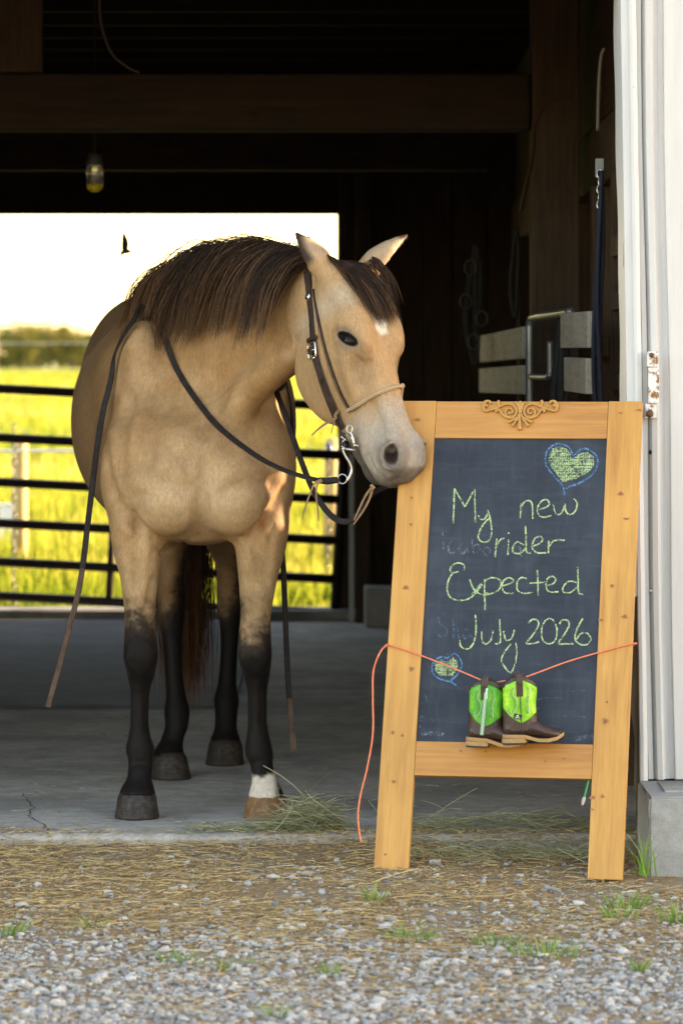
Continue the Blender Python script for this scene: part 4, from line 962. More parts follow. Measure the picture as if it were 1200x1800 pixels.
# forelock
n = 1300; fr_ = np.stack([H(a, b, c) for a, b, c in zip(rs.uniform(-.045,.05,n), np.full(n,.03), np.clip(rs.normal(.006,.028,n),-.032,.052))]); fr_ = on_skin(fr_)
fu = (fr_-HO)@HS
d0 = HF*.8+HA*.5+rs.normal(0,.12,(n,3)); d0 /= np.linalg.norm(d0, axis=1)[:, None]
side = -fu*4-.30+rs.normal(0,.16,n)
def steer3(p, t):
    g = HA*.9+np.array((0,0,-.35))+HS*(-.40+fu*3.6+sway3)[:, None]*1.0; return g/np.linalg.norm(g, axis=1)[:, None]
sway3 = rs.normal(0,.13,n)
strands('forelock', fr_, d0, steer3, rs.uniform(.11,.205,n), 10, rs.uniform(.0006,.0010,n), .006, MANE_M, horse, HOFF, clump=26, cl=.9, seed=8, tint=(.36,.80), curl=.02)
# tail
n = 1900; rt = np.stack([rs.normal(-.525,.018,n), rs.normal(12.515,.012,n), rs.uniform(1.12,1.30,n)], 1)
d0 = np.tile((0,.5,-.6), (n,1))+rs.normal(0,.15,(n,3)); d0 /= np.linalg.norm(d0, axis=1)[:, None]
drift = rs.normal(.015,.065,n)
def steer4(p, t):
    g = np.stack([drift*1.0, np.full(n,-.02), np.full(n,-1.0)], 1); return g/np.linalg.norm(g, axis=1)[:, None]
tl = rs.uniform(.80,1.12,n); tl = np.minimum(tl, rt[:, 2]-.06)
strands('tail', rt, d0, steer4, tl, 12, rs.uniform(.0009,.0015,n), .004, TAIL_M, horse, HOFF, clump=22, cl=.8, seed=9, tint=(.15,.80), curl=.01)
# ================================================================ CHALKBOARD SIGN
SLEAN, SYAW = R(20), R(-11)
SG = Vector((P(660,0,9.98)[0]*.5+P(1089,0,9.86)[0]*.5, 9.92, GZ0-.010))
sign = empty('chalkboard_sign', SG, (0,0,0), label='freestanding chalkboard sign in a honey coloured pine frame', cat='sign')
SM = Matrix.Translation(SG) @ Matrix.Rotation(SYAW, 4, 'Z') @ Matrix.Rotation(-SLEAN, 4, 'X'); SMI = SM.inverted()
sign.matrix_world = SM; sign.rotation_euler = SM.to_euler(); sign.location = SG
def sl(px, py, d=0.0):
    """photo pixel -> point on the plane y = -d of the sign (x across, z up the board)"""
    o = SMI @ Vector((0,0,CAMZ)); q = SMI @ P(px, py, 5.0); v = q-o; t = (-d-o.y)/v.y; return o+v*t
M_PINE_Z = wood_mat('pine_upright', (.64,.32,.075), (.45,.185,.034), .42, 'Z', .7, False, .10, .05, .45)
M_PINE_X = wood_mat('pine_rail', (.58,.265,.062), (.41,.155,.030), .42, 'X', .7, False, .10, .05, .45)
W2, SL_, ST = .325, 1.303, .020
SWD = .091
def stile(sx, notch):
    a, b = (sx*W2, sx*(W2-SWD))
    m = MB(); zs_ = [0, .46*SL_ if notch else .5, SL_]
    x0, x1 = min(a, b), max(a, b); m.box(x0, x1, 0, ST, 0, SL_); return m.build('stile', M_PINE_Z, sign, bevel=.0025)
stile(-1, 0); stile(1, 0)
MB().box(-W2+SWD+.0006, W2-SWD-.0006, .0012, ST-.001, 1.197, SL_-.001).build('top_rail', M_PINE_X, sign, bevel=.002)
MB().box(-W2+SWD+.0006, W2-SWD-.0006, .0012, ST-.001, .264, .356).build('bottom_rail', M_PINE_X, sign, bevel=.002)
# rear legs of the A-frame, hinged at the top
for sx in (-1, 1):
    xt = -W2+.012 if sx < 0 else W2-.052; Mr = Matrix.Translation((xt, ST+.004, SL_-.03)) @ Matrix.Rotation(R(27), 4, 'X') @ Matrix.Rotation(R(3.6), 4, 'Y')
    MB().box(0, .040, 0, .019, -1.16, 0, Mr).build('rear_leg', M_PINE_Z, sign, bevel=.002)
    MB().tube([(sx*(W2-.05), ST-.002, SL_-.034), (sx*(W2-.085), ST-.002, SL_-.034)], .006, 10).build('hinge', simple_mat('brass', (.45,.3,.1), .35, .9), sign, True)
def slate_mat():
    m = NT('chalkboard'); n1 = m.noise(6, 6, .65); n2 = m.noise(70, 4, .6, m.coord('Object', (1, 1, .15))); n3 = m.noise(70, 4, .6, m.coord('Object', (.15, 1, 1))); n4 = m.noise(2.5, 4, .6)
    c = m.mix(m.ramp(n1, [(.3, 0), (.8, .7)]), (.026,.033,.046), (.052,.064,.084)); c = m.mix(m.ramp(n2, [(.5, 0), (.85, .14)]), c, (.14,.16,.19)); c = m.mix(m.ramp(n3, [(.5, 0), (.85, .16)]), c, (.14,.16,.19))
    c = m.mix(m.ramp(n4, [(.5, 0), (.75, .18)]), c, (.20,.23,.27)); m.set(c, .75, spec=.25); m.bump(n1, .1, .003); return m.m
M_SLATE = slate_mat()
BD = .007                                              # the slate lies this far behind the frame's face
MB().box(-W2+SWD-.004, W2-SWD+.004, BD, BD+.006, .350, 1.203).build('slate_panel', M_SLATE, sign)
# knots in the pine
M_KNOT = simple_mat('pine_knot', (.26,.10,.025), .5, 0, .3, 120); M_HALO = simple_mat('pine_knot_halo', (.47,.19,.04), .45, 0, .2, 60)
def knot(px, py, r, el=1.0):
    p = sl(px, py); V = []; N = 14
    for rr, dy in ((r, -.0005),(r*.55, -.0009)):
        for k in range(N):
            a = 2*math.pi*k/N; q = rr*(1+.18*math.sin(3*a+px)); V.append((p.x+q*math.cos(a)*el, dy, p.z+q*math.sin(a)/el))
    MB().add(V[:N], [tuple(range(N))]).build('knot_ring', M_HALO, sign); MB().add(V[N:], [tuple(range(N))]).build('knot', M_KNOT, sign)
for px, py, r, e in ((733,738,.008,1.5),(723,875,.0045,1),(722,922,.005,1),(713,1033,.008,1.2),(1090,726,.005,1.6),(1122,721,.006,1.8),(1090,868,.008,1.2),(1100,912,.006,1.6),(1075,1030,.006,1),(1056,1090,.006,1.4),(1097,1084,.008,1.2),(1066,1234,.0045,1),(1063,1268,.010,1),(723,1176,.008,1),(690,1288,.006,1),(707,1293,.005,1),(692,1374,.006,1.2),(1058,1400,.006,1),(1041,1402,.007,1.2),(677,1502,.004,1),(809,1320,.0035,1.4),(958,1338,.0035,1.2),(990,1333,.004,1.5),(853,1321,.003,1),(1040,1423,.004,1.5)):
    knot(px, py, r, e)
# carved applique on the top rail
M_CARVE = simple_mat('carved_wood', (.52,.255,.062), .45, 0, .2, 50, .2, 90)
ap = MB(); c0 = sl(914,0,0); 
def A_(zx, zy, d=.0): q = sl(840+zx/8, 695+zy/8, 0); return Vector((q.x, d, q.z))
def scroll(pts, r0, r1, d=-.004):
    c = crom([A_(a, b, d) for a, b in pts], 6); n = len(c); ap.tube(c, [r0+(r1-r0)*i/(n-1) for i in range(n)], 7)
for mir in (0, 1):
    f = (lambda q: [(1185-a, b) for a, b in q]) if mir else (lambda q: q)
    scroll(f([(125,165),(110,140),(90,150),(80,190),(105,225),(160,215),(230,195),(300,165),(370,135),(440,130),(510,160),(540,220),(520,290),(460,320),(400,295),(385,235),(420,195),(470,200),(485,240),(450,265),(430,240)]), .0042, .0026)
    scroll(f([(95,120),(125,90),(165,95),(175,125)]), .003, .004); scroll(f([(80,190),(70,140),(100,95),(140,85)]), .003, .0036)
    scroll(f([(270,240),(250,225),(265,205),(300,215),(330,255),(380,305),(440,325),(510,315)]), .0042, .003)
    scroll(f([(300,165),(290,130),(285,100),(300,85)]), .003, .0045)
    for tx, ty, r in ((425,385,.0046),(480,440,.0046),(540,370,.004)): scroll(f([(580,260),(560,310),((560+tx)/2,(320+ty)/2),(tx,ty)]), .0022, r)
    scroll(f([(560,100),(575,180),(580,260)]), .003, .003); scroll(f([(520,95),(550,140),(570,210)]), .0025, .002)
scroll([(585,270),(585,360),(585,440),(585,490)], .003, .0065); scroll([(592,90),(592,180),(592,260)], .003, .003)
ap.build('carved_ornament', M_CARVE, sign, True)
# ---- chalk drawing: short broken strokes of chalk lying on the slate
def chalk_mat(name, col, dens):
    m = NT(name); n = m.noise(420, 3, .7, m.coord('Object', (1, 1, 1))); n2 = m.noise(90, 3, .6)
    f = m.ramp(m.math('ADD', n, m.math('MULTIPLY', m.math('SUBTRACT', n2, .5), .5)), [(dens, 0), (dens+.10, 1)])
    m.set(col, .95, spec=.1); tr = m.new('ShaderNodeBsdfTransparent'); mx = m.new('ShaderNodeMixShader')
    m.link(f, mx.inputs[0]); m.link(tr.outputs[0], mx.inputs[1]); m.link(m.b.outputs[0], mx.inputs[2]); m.link(mx.outputs[0], m.out.inputs[0]); return m.m
CH_G = chalk_mat('chalk_green', (.46,.60,.30), .43); CH_B = chalk_mat('chalk_blue', (.10,.25,.46), .45); CH_F = chalk_mat('chalk_faint_blue', (.10,.16,.24), .50); CH_W = chalk_mat('chalk_dust', (.22,.27,.33), .54)
rsk = random.Random(12)
def stroke(mb, pts, w, conv, d=0.0, smooth=True):
    q = [conv(a, b) for a, b in pts]; q = crom(q, 5) if smooth and len(q) > 2 else crom(q, 6); n = len(q); V = []
    for i, p in enumerate(q):
        t = q[min(i+1, n-1)]-q[max(i-1, 0)]; t.y = 0
        if t.length < 1e-7: t = Vector((1,0,0))
        t.normalize(); b = Vector((t.z, 0, -t.x)); ww = w*rsk.uniform(.75, 1.2); e = b*ww
        V += [(p+e)+Vector((0,BD-.0006-d,0)), (p-e)+Vector((0,BD-.0006-d,0))]
    mb.add(V, [(2*i, 2*i+1, 2*i+3, 2*i+2) for i in range(n-1)])
z7 = lambda a, b: (lambda q: Vector((q.x, 0, q.z)))(sl(700+a/2.727, 690+b/2.727, -BD))
z6 = lambda a, b: (lambda q: Vector((q.x, 0, q.z)))(sl(800+a/5, 1130+b/5, -BD))
z8 = lambda a, b: (lambda q: Vector((q.x, 0, q.z)))(sl(640+a/2.143, 1120+b/2.143, -BD))
WORDS = {
 'my': [[(262,625),(265,540),(268,460)],[(268,460),(318,548)],[(318,548),(365,462)],[(365,462),(366,540),(368,622)],[(382,588),(392,606),(412,606),(428,578)],[(425,562),(438,600),(446,670),(432,710),(402,716),(382,697),(390,660),(415,622),(438,600)]],
 'new': [[(582,602),(585,565),(588,528)],[(588,548),(605,522),(630,520),(641,545),(643,605)],[(662,560),(700,553),(722,535),(712,515),(690,517),(668,545),(667,580),(690,598),(730,590)],[(740,535),(750,575),(770,585),(790,560),(796,535),(802,570),(820,585),(845,570),(855,530),(838,508)]],
 'rider': [[(462,788),(466,745),(470,700)],[(466,740),(485,708),(506,696)],[(524,780),(527,705)],[(524,676),(530,672)],[(600,732),(570,716),(548,740),(550,766),(580,772),(608,748)],[(608,640),(611,705),(612,762),(632,770)],[(635,738),(670,727),(690,706),(676,690),(650,704),(640,745),(665,768),(706,768)],[(717,770),(719,710)],[(720,738),(745,711),(795,708)]],
 'expected': [[(316,852),(312,826),(285,817),(257,829),(247,850),(260,864),(286,858)],[(262,862),(240,898),(233,948),(250,984),(290,996),(332,990),(366,965),(402,918)],[(340,895),(362,945),(398,968),(438,966)],[(396,915),(350,970)],[(413,893),(412,965),(415,1042)],[(413,905),(440,888),(480,895),(492,920),(475,950),(440,965),(415,960)],[(490,927),(530,918),(551,901),(530,888),(505,900),(495,930),(510,960),(552,963)],[(612,891),(586,888),(568,910),(570,948),(600,963),(642,958)],[(665,852),(667,912),(668,972)],[(628,913),(702,910)],[(705,927),(740,916),(752,896),(735,881),(712,895),(705,930),(722,955),(766,955)],[(850,910),(815,905),(790,930),(788,955),(820,960),(852,935)],[(858,836),(860,900),(862,958),(882,968)]],
 'july': [[(368,1065),(371,1150),(355,1208),(326,1230),(298,1215),(292,1184)],[(398,1145),(400,1190),(420,1206),(445,1182),(452,1140)],[(485,1086),(487,1150),(487,1196),(462,1206)],[(503,1143),(514,1186),(540,1180),(555,1138)]],
 'twenty': [[(622,1106),(640,1088),(665,1092),(670,1115),(645,1160),(613,1201),(642,1203),(672,1195)],[(705,1090),(686,1130),(690,1185),(720,1205),(752,1185),(758,1130),(735,1086),(705,1090)],[(770,1110),(785,1090),(812,1095),(815,1120),(790,1165),(765,1204),(800,1205),(838,1205)],[(882,1083),(856,1130),(845,1180),(870,1207),(905,1207),(920,1180),(905,1155),(875,1155),(850,1185)]]}
for wname, st in WORDS.items():
    mb = MB()
    for s_ in st: stroke(mb, s_, .0021, z7)
    for s_ in st: stroke(mb, [(a+1.6, b+1.0) for a, b in s_], .0013, z7, .0001)
    if wname == 'july':
        stroke(mb, [(530,-5),(538,50),(536,110),(522,190),(486,262),(432,212),(404,150),(432,80),(488,10)], .0021, z6)
    mb.build('chalk_word', CH_G, sign)
def heart(center, sx, sz, conv, blue_w, pts_out):
    mb = MB()
    for p in pts_out: stroke(mb, p, blue_w, conv)
    for p in pts_out: stroke(mb, [(a*1.0+2, b+3) for a, b in p], blue_w*.7, conv, .0001)
    mb.build('chalk_heart_outline', CH_B, sign)
heart(None, 0, 0, z7, .0022, [[(835,303),(817,264),(775,245),(735,255),(707,290),(704,340),(730,385),(768,425),(790,458),(794,492)],[(835,303),(880,268),(922,280),(952,315),(946,362),(915,402),(860,435),(798,458)]])
heart(None, 0, 0, z8, .0018, [[(315,78),(338,60),(361,82),(365,112),(342,148),(322,164),(348,182)],[(315,80),(286,75),(259,96),(255,130),(280,155),(332,168)]])
def hfill(poly, conv, step, w):
    mb = MB(); ys = np.arange(min(p[1] for p in poly), max(p[1] for p in poly), step)
    def spans(v, ax):
        xs_ = []; n = len(poly)
        for i in range(n):
            a, b = poly[i], poly[(i+1) % n]
            if (a[ax] > v) != (b[ax] > v): t = (v-a[ax])/(b[ax]-a[ax]); xs_.append(a[1-ax]+t*(b[1-ax]-a[1-ax]))
        return sorted(xs_)
    for yv in ys:
        s_ = spans(yv, 1)
        for i in range(0, len(s_)-1, 2): stroke(mb, [(s_[i]+rsk.uniform(-3,3), yv), ((s_[i]+s_[i+1])/2, yv+rsk.uniform(-2,2)), (s_[i+1]+rsk.uniform(-3,3), yv+rsk.uniform(-3,3))], w, conv)
    for xv in np.arange(min(p[0] for p in poly), max(p[0] for p in poly), step*1.3):
        s_ = spans(xv, 0)
        for i in range(0, len(s_)-1, 2): stroke(mb, [(xv, s_[i]), (xv+rsk.uniform(-2,2), s_[i+1])], w*.8, conv, .0001)
    mb.build('chalk_heart_fill', CH_G, sign)
hfill([(833,318),(810,272),(775,256),(740,268),(722,298),(722,345),(752,382),(785,430),(845,415),(905,385),(935,350),(935,312),(905,286),(872,290)], z7, 7, .0011)
hfill([(313,92),(335,78),(352,95),(352,120),(330,148),(285,145),(264,122),(268,98),(290,85)], z8, 5, .0011)
# rubbed-out older writing, each mark by itself
def mark(s_, w, conv, mat): mb = MB(); stroke(mb, s_, w, conv); mb.build('rubbed_chalk_mark', mat, sign)
for s_ in [[(180,670),(215,666),(252,661)],[(212,668),(216,750)],[(235,740),(262,728),(255,715),(236,735),(250,770),(280,760)],[(320,725),(298,728),(290,755),(312,772),(328,745),(332,775)],[(352,690),(358,770)],[(358,735),(380,728),(388,755),(362,775)],[(420,740),(405,760),(425,780),(440,755),(420,740)],[(500,745),(520,735),(530,780)],[(555,745),(580,745),(585,790)]]: mark(s_, .0026, z7, CH_W)
for s_ in [[(228,1075),(210,1062),(190,1085),(205,1115),(232,1140),(222,1170),(190,1165)],[(262,1085),(264,1180)],[(264,1140),(280,1125),(290,1180)],[(330,1135),(310,1150),(318,1180),(345,1165),(350,1185)],[(230,1255),(255,1248),(278,1253)]]: mark(s_, .003, z7, CH_F)
for s_ in [[(212,300),(208,345)],[(215,300),(235,298),(262,318)],[(230,215),(238,250)],[(300,300),(318,340)],[(245,325),(250,345)]]: mark(s_, .0016, z8, CH_W)
for s_ in [[(650,235),(700,228),(760,232)],[(690,300),(760,296),(830,302)],[(780,205),(840,200)],[(650,340),(720,335)],[(820,375),(860,377)],[(640,270),(660,268)]]: mark(s_, .0012, z8, CH_W)
for s_ in [[(215,365),(240,362),(300,366)],[(790,385),(830,378),(860,372)]]: mark(s_, .006, z8, CH_W)
# ---------------------------------------------------------------- orange twine
def rope_mat(name, a, b, sc=260):
    m = NT(name); n = m.noise(sc, 3, .6); m.set(m.mix(n, a, b), .8); m.bump(n, .6, .002); return m.m
M_TWINE = rope_mat('orange_twine', (.75,.16,.07), (.95,.30,.16))
def SP(px, py, d): return SM @ sl(px, py, d)
tw = empty('orange_twine', SP(680,1133,.004), label='orange baling twine strung across the sign with a loose hanging end', cat='twine')
TWO = tw.location.copy()
def twine(pts, r=.0022): 
    c = crom(pts, 8); m = MB(); m.tube([p-TWO for p in c], [r*(1+.12*math.sin(i*2.1)) for i in range(len(c))], 7); return m
twine([SP(1113,1131,.003), SP(1080,1139,.004), SP(1000,1162,.012), SP(940,1184,.026), SP(912,1193.5,.030), SP(880,1198,.030), SP(858,1201.5,.030), SP(835,1191,.024), SP(780,1168,.012), SP(722,1146,.004), SP(680,1133,.003)]).build('line', M_TWINE, tw, True)
twine([SP(679.5,1133,.003), SP(677.5,1134,-.010), SP(680,1137,-.024)]).build('loop', M_TWINE, tw, True); twine([SP(1113,1131,.003), SP(1118,1131,-.010), SP(1112,1135,-.024)]).build('loop', M_TWINE, tw, True)
twine([SP(680,1133,.004), P(668,1146,9.98), P(656,1180,9.98), P(655,1230,9.97), P(655,1290,9.96), P(645,1350,9.96), P(634,1395,9.96), P(629,1430,9.95), P(631,1460,9.94), P(635,1480,9.93)], .0024).build('loose_end', M_TWINE, tw, True)
# green cord behind the sign
gc = empty('green_cord', P(1035,1345,10.12), label='short green braided cord with white tip hanging below the sign', cat='cord'); o_ = gc.location.copy()
MB().tube([p-o_ for p in crom([P(1036,1340,10.12), P(1034,1365,10.12), P(1030,1385,10.11), P(1026,1402,10.10)], 6)], .0034, 8).build('braid', rope_mat('green_braid', (.02,.30,.10), (.10,.55,.25), 300), gc, True)
MB().tube([p-o_ for p in crom([P(1026.3,1401,10.10), P(1024.5,1408,10.10), P(1023,1415,10.10)], 3)], [.0036,.0048,.0052,.005,.004,.0035,.003], 8).build('tip', simple_mat('white_tip', (.75,.73,.70), .7), gc, True)
# ================================================================ CHILD'S BOOTS
def green_leather():
    m = NT('green_boot_leather'); n = m.noise(26, 4, .6); n2 = m.noise(150, 3, .6)
    c = m.ramp(n, [(.30, (.10,.42,.02)), (.5, (.22,.60,.03)), (.68, (.52,.80,.08))]); m.set(c, .38, spec=.5); m.bump(m.math('ADD', m.noise(18, 2), m.math('MULTIPLY', n2, .3)), .5, .006); return m.m
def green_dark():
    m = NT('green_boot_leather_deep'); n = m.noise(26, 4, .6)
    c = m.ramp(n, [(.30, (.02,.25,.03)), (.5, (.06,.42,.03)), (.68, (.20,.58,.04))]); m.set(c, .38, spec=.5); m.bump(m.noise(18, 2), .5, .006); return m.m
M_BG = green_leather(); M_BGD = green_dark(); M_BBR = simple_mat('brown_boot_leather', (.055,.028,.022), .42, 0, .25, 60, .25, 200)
M_SOLE = simple_mat('crepe_sole', (.42,.24,.095), .7, 0, .25, 120, .3, 200); M_HEELT = simple_mat('heel_rubber', (.03,.028,.03), .7); M_STITCH = simple_mat('stitching', (.16,.30,.16), .7); M_STITCHW = simple_mat('stitching_pale', (.65,.80,.55), .7)
M_ZIP = simple_mat('zip_tape', (.30,.42,.30), .6, 0, .3, 300); M_PULL = simple_mat('zip_pull', (.45,.75,.55), .35, .3)
def boot(loc, rot, shaft_mat, label, zipped):
    o = empty('boot', loc, rot, label=label, cat='boot', group="child's boots hung on the sign")
    N = 28
    # shaft: z from .062 up, scalloped rim, crumpled
    V = []; zs_ = np.linspace(.040, .158, 12)
    for k, z in enumerate(zs_):
        t = k/11
        for j in range(N):
            a = 2*math.pi*j/N; ca, sa = math.cos(a), math.sin(a)
            rx = .041+.004*t+.0012*math.sin(9*t+3*a); ry = .028+.002*t+.001*math.sin(7*t+2*a)
            top = .012*math.cos(2*a)*t**3*(-1)             # high at the sides, dipping front and back
            V.append((rx*ca+.002, ry*sa, z+top))
    K = len(zs_)
    for k, z in enumerate(zs_[::-1]):                    # inner wall
        t = 1-k/11
        for j in range(N):
            a = 2*math.pi*j/N; rx = (.041+.004*t)*.93; ry = (.028+.002*t)*.90; V.append((rx*math.cos(a)+.002, ry*math.sin(a), z-.012*math.cos(2*a)*t**3))
    K2 = 2*K; MB().add(V, [(i*N+j, i*N+(j+1) % N, (i+1)*N+(j+1) % N, (i+1)*N+j) for i in range(K2-1) for j in range(N)]).build('shaft', shaft_mat, o, True)
    # brown collar round the rim
    V = []
    for k, (z, g) in enumerate(((.1555,1.02),(.1615,1.035),(.164,1.0),(.158,.92))):
        for j in range(N):
            a = 2*math.pi*j/N; V.append((.045*g*math.cos(a)+.002, .030*g*math.sin(a), z-.012*math.cos(2*a)))
    MB().add(V, [(i*N+j, i*N+(j+1) % N, (i+1)*N+(j+1) % N, (i+1)*N+j) for i in range(3) for j in range(N)]).build('collar', M_BBR, o, True)
    # foot: loft along x
    st = [(-.044,.022,.046,.004,.010),(-.040,.022,.052,.018,.030),(-.028,.024,.052,.026,.042),(0,.024,.050,.029,.046),(.028,.023,.056,.032,.040),(.045,.020,.046,.033,.032),(.062,.017,.034,.033,.026),(.082,.014,.026,.032,.022),(.098,.013,.022,.026,.018),(.108,.012,.018,.014,.012),(.111,.013,.016,.003,.004)]
    V = []; M_ = 20
    for x_, zb, zt, ry, _ in st:
        for j in range(M_):
            a = 2*math.pi*j/M_; cz = (zb+zt+.010)/2; rz = (zt+.016-zb)/2; sx_ = math.cos(a); sz_ = math.sin(a)
            V.append((x_, ry*sx_*(1-.18*max(0, sz_)), cz+rz*sz_))
    n = len(st); MB().add(V, [(i*M_+j, i*M_+(j+1) % M_, (i+1)*M_+(j+1) % M_, (i+1)*M_+j) for i in range(n-1) for j in range(M_)]+[tuple(range(M_)), tuple((n-1)*M_+j for j in range(M_))]).build('foot', M_BBR, o, True)
    # brown counter that wraps the lower shaft, higher at heel and front, with the green dipping between
    V = []; Nn = 36
    for lv in range(4):
        for j in range(Nn):
            a = 2*math.pi*j/Nn; hi = .070+.024*math.cos(a)**2*(1 if math.cos(a) < 0 else .6)-.014*(1-abs(math.cos(a))); z = .036+(hi-.036)*lv/3
            g = 1.05-.012*lv/3; V.append((.0435*g*math.cos(a)+.002, .0305*g*math.sin(a), z))
    MB().add(V, [(i*Nn+j, i*Nn+(j+1) % Nn, (i+1)*Nn+(j+1) % Nn, (i+1)*Nn+j) for i in range(3) for j in range(Nn)]).build('counter', M_BBR, o, True)
    # sole, welt and heel
    def plate(name, xs_, zb, zt, mat, g=1.0):
        V = []; m = len(xs_)
        for x_, w, lift in xs_:
            V += [(x_, -w*g, zb+lift), (x_, w*g, zb+lift), (x_, w*g, zt+lift), (x_, -w*g, zt+lift)]
        MB().add(V, [(i*4+k, i*4+(k+1) % 4, (i+1)*4+(k+1) % 4, (i+1)*4+k) for i in range(m-1) for k in range(4)]+[(0,1,2,3), tuple((m-1)*4+k for k in range(4))]).build(name, mat, o, bevel=.0012)
    plate('sole', [(-.047,.016,.014),(-.040,.026,.014),(-.020,.031,.0135),(.010,.031,.012),(.028,.030,.006),(.045,.032,.001),(.070,.0345,.0),(.092,.030,.004),(.106,.020,.010),(.114,.008,.014)], .0035, .0125, M_SOLE)
    plate('heel', [(-.048,.015,0),(-.040,.025,0),(-.020,.030,0),(.006,.030,0),(.012,.028,0)], .0045, .0165, M_SOLE); plate('heel_cap', [(-.0475,.0148,0),(-.040,.0248,0),(-.020,.0298,0),(.006,.0298,0),(.011,.0278,0)], .0, .0045, M_HEELT)
    # pull strap on the seen side
    def ontop(x_, z, s=-1, off=.0012): 
        c = max(-1, min(1, (x_-.002)/.046)); return Vector((x_, s*(.0305*math.sqrt(1-c*c)+off), z))
    for s in (-1, 1):
        m = MB(); path = [ontop(0, .125, s), ontop(0, .15, s, .0018), ontop(0, .166, s, .0025), Vector((0, s*.027, .184)), Vector((0, s*.020, .178)), Vector((0, s*.022, .150))]
        m.strap(crom(path, 4), [(0, s, .15)]*(len(path)*4-3), .0088 if s < 0 else .008, .0013); m.build('pull_strap', M_BBR, o, bevel=0)
    m = MB(); m.tube([ontop(.001, z, -1, .0006) for z in np.linspace(.128 if not zipped else .06, .030, 10)], .0012, 6); m.build('side_piping', M_BBR, o, True)
    # stitched flame pattern
    for cx, sg in ((-.019,1),(.026,-1)):
        for off, mt in ((0, M_STITCH),(.004, M_STITCHW),(-.004, M_STITCH)):
            m = MB(); pts_ = [(cx-.010+off,.092),(cx-.004+off*.5,.080),(cx+.006*sg+off,.096),(cx+.007*sg+off,.115),(cx-.002+off,.130),(cx+.004*sg+off,.148)]
            m.tube(crom([ontop(a, b, -1, .0004) for a, b in pts_], 5), .00055, 5); m.build('stitching', mt, o)
    if zipped:
        m = MB(); zz_ = np.linspace(.034, .158, 14); m.strap([ontop(.006-.010*(1-(z-.034)/.124), z, -1, .0018) for z in zz_], [(0,-1,0)]*14, .0052, .0012); z_ = m.build('zip', M_ZIP, o)
        for k in range(30):
            z = .038+k*.004; p = ontop(.006-.010*(1-(z-.034)/.124), z, -1, .0032); MB().box(p.x-.0016, p.x+.0016, p.y-.0006, p.y+.0006, z-.0011, z+.0011).build('tooth', M_PULL, z_)
        p = ontop(.007, .150, -1, .005); MB().box(p.x-.0030, p.x+.0030, p.y-.001, p.y+.001, .128, .146).build('zip_pull', M_PULL, o, bevel=.0008); MB().tube([Vector((p.x,p.y,.146)), Vector((p.x+.002,p.y+.001,.156))], .002, 6).build('slider', M_PULL, o)
    else:
        p = ontop(-.006, .074, -1, .0035); Mx = Matrix.Translation((-.0075, p.y, .0735)) @ Matrix.Rotation(R(12), 4, 'Y')
        lb = MB().box(-.0105, .0105, -.0006, .0006, -.0062, .0062, Mx).build('label', simple_mat('label_black', (.012,.012,.014), .6), o)
        mk = MB(); mk.add([Mx @ Vector(q) for q in ((-.006,-.0009,.0005),(0,-.0009,.0045),(.003,-.0009,.0005))], [(0,1,2)])
        for q in range(4): mk.box(-.006+.0032*q, -.0042+.0032*q, -.0011, -.0009, -.0038, -.0018, Mx)
        mk.build('label_mark', simple_mat('label_white', (.8,.8,.8), .6), lb)
    return o
def hang(px, py, d):
    return SM @ sl(px, py, d)
b2 = hang(914,1307,.046); b1 = hang(851,1313,.036)
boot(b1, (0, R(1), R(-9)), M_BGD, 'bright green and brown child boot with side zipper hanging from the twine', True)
boot(b2, (0, R(-2), R(3)), M_BG, 'lime green and brown child boot with black label hanging from the twine', False)
# ================================================================ BRIDLE
from mathutils.bvhtree import BVHTree
BVH = BVHTree.FromPolygons([tuple(v) for v in HV], [tuple(int(i) for i in q) for q in HQ])
def hit(px, py):
    o = Vector((0,0,CAMZ)); d = (P(px, py, 10.0)-o).normalized(); loc, nrm, _, _ = BVH.ray_cast(o, d)
    return (loc, nrm) if loc is not None else (None, None)
def skin(pts, off):
    """pixels on the horse -> points lifted off the coat, with normals"""
    out, nn = [], []
    for q in pts:
        l, n = hit(*q[:2])
        if l is None: l, n, _, _ = BVH.find_nearest(P(q[0], q[1], q[2] if len(q) > 2 else 10.4))
        o_ = off if len(q) < 4 else q[3]
        out.append(l+n*o_); nn.append(n)
    return out, nn
def leather(name, a, b, rough=.45):
    m = NT(name); n = m.noise(40, 5, .65); n2 = m.noise(220, 3, .6); m.set(m.mix(m.ramp(n, [(.3, 0), (.75, 1)]), a, b), rough, spec=.16); m.bump(n2, .3, .003); return m.m
M_LEA = leather('bridle_leather', (.030,.017,.013), (.075,.045,.034)); M_REIN = leather('rein_leather', (.014,.011,.010), (.038,.029,.025), .6); M_REINE = leather('worn_rein_end', (.06,.035,.024), (.14,.085,.06), .6)
M_THONG = leather('raw_thong', (.22,.12,.065), (.36,.22,.13), .7); M_STEEL = simple_mat('bit_steel', (.55,.52,.48), .28, 1.0, .12, 60); M_SILVER = simple_mat('silver_buckle', (.75,.72,.66), .22, 1.0, .1, 60)
BR0 = Vector(H(.30,0,0))
bridle = empty('bridle', BR0, label="brown leather western bridle with curb bit and long reins on the horse", cat='bridle')
def bp(name, mb, mat, parent=None, smooth=True, **kw):
    o = mb.build(name, mat, parent or bridle, smooth, **kw)
    o.data.transform(Matrix.Translation(-BR0)); return o
def strap_px(name, px, w, th, mat, off=.004, n=6):
    p, nn = skin(px, off); c = crom(p, n); nn2 = crom(nn, n); mb = MB(); mb.strap(c, [tuple(v) for v in nn2], w, th); return bp(name, mb, mat, smooth=False)
def mir(v):
    r = np.array(v)-HO; return Vector(HO+HA*(r@HA)+HF*(r@HF)-HS*(r@HS))
CHK = [(541,482),(544,505),(546,530),(549,560),(552,600),(558,635),(568,670),(581,705),(594,735),(604,752)]
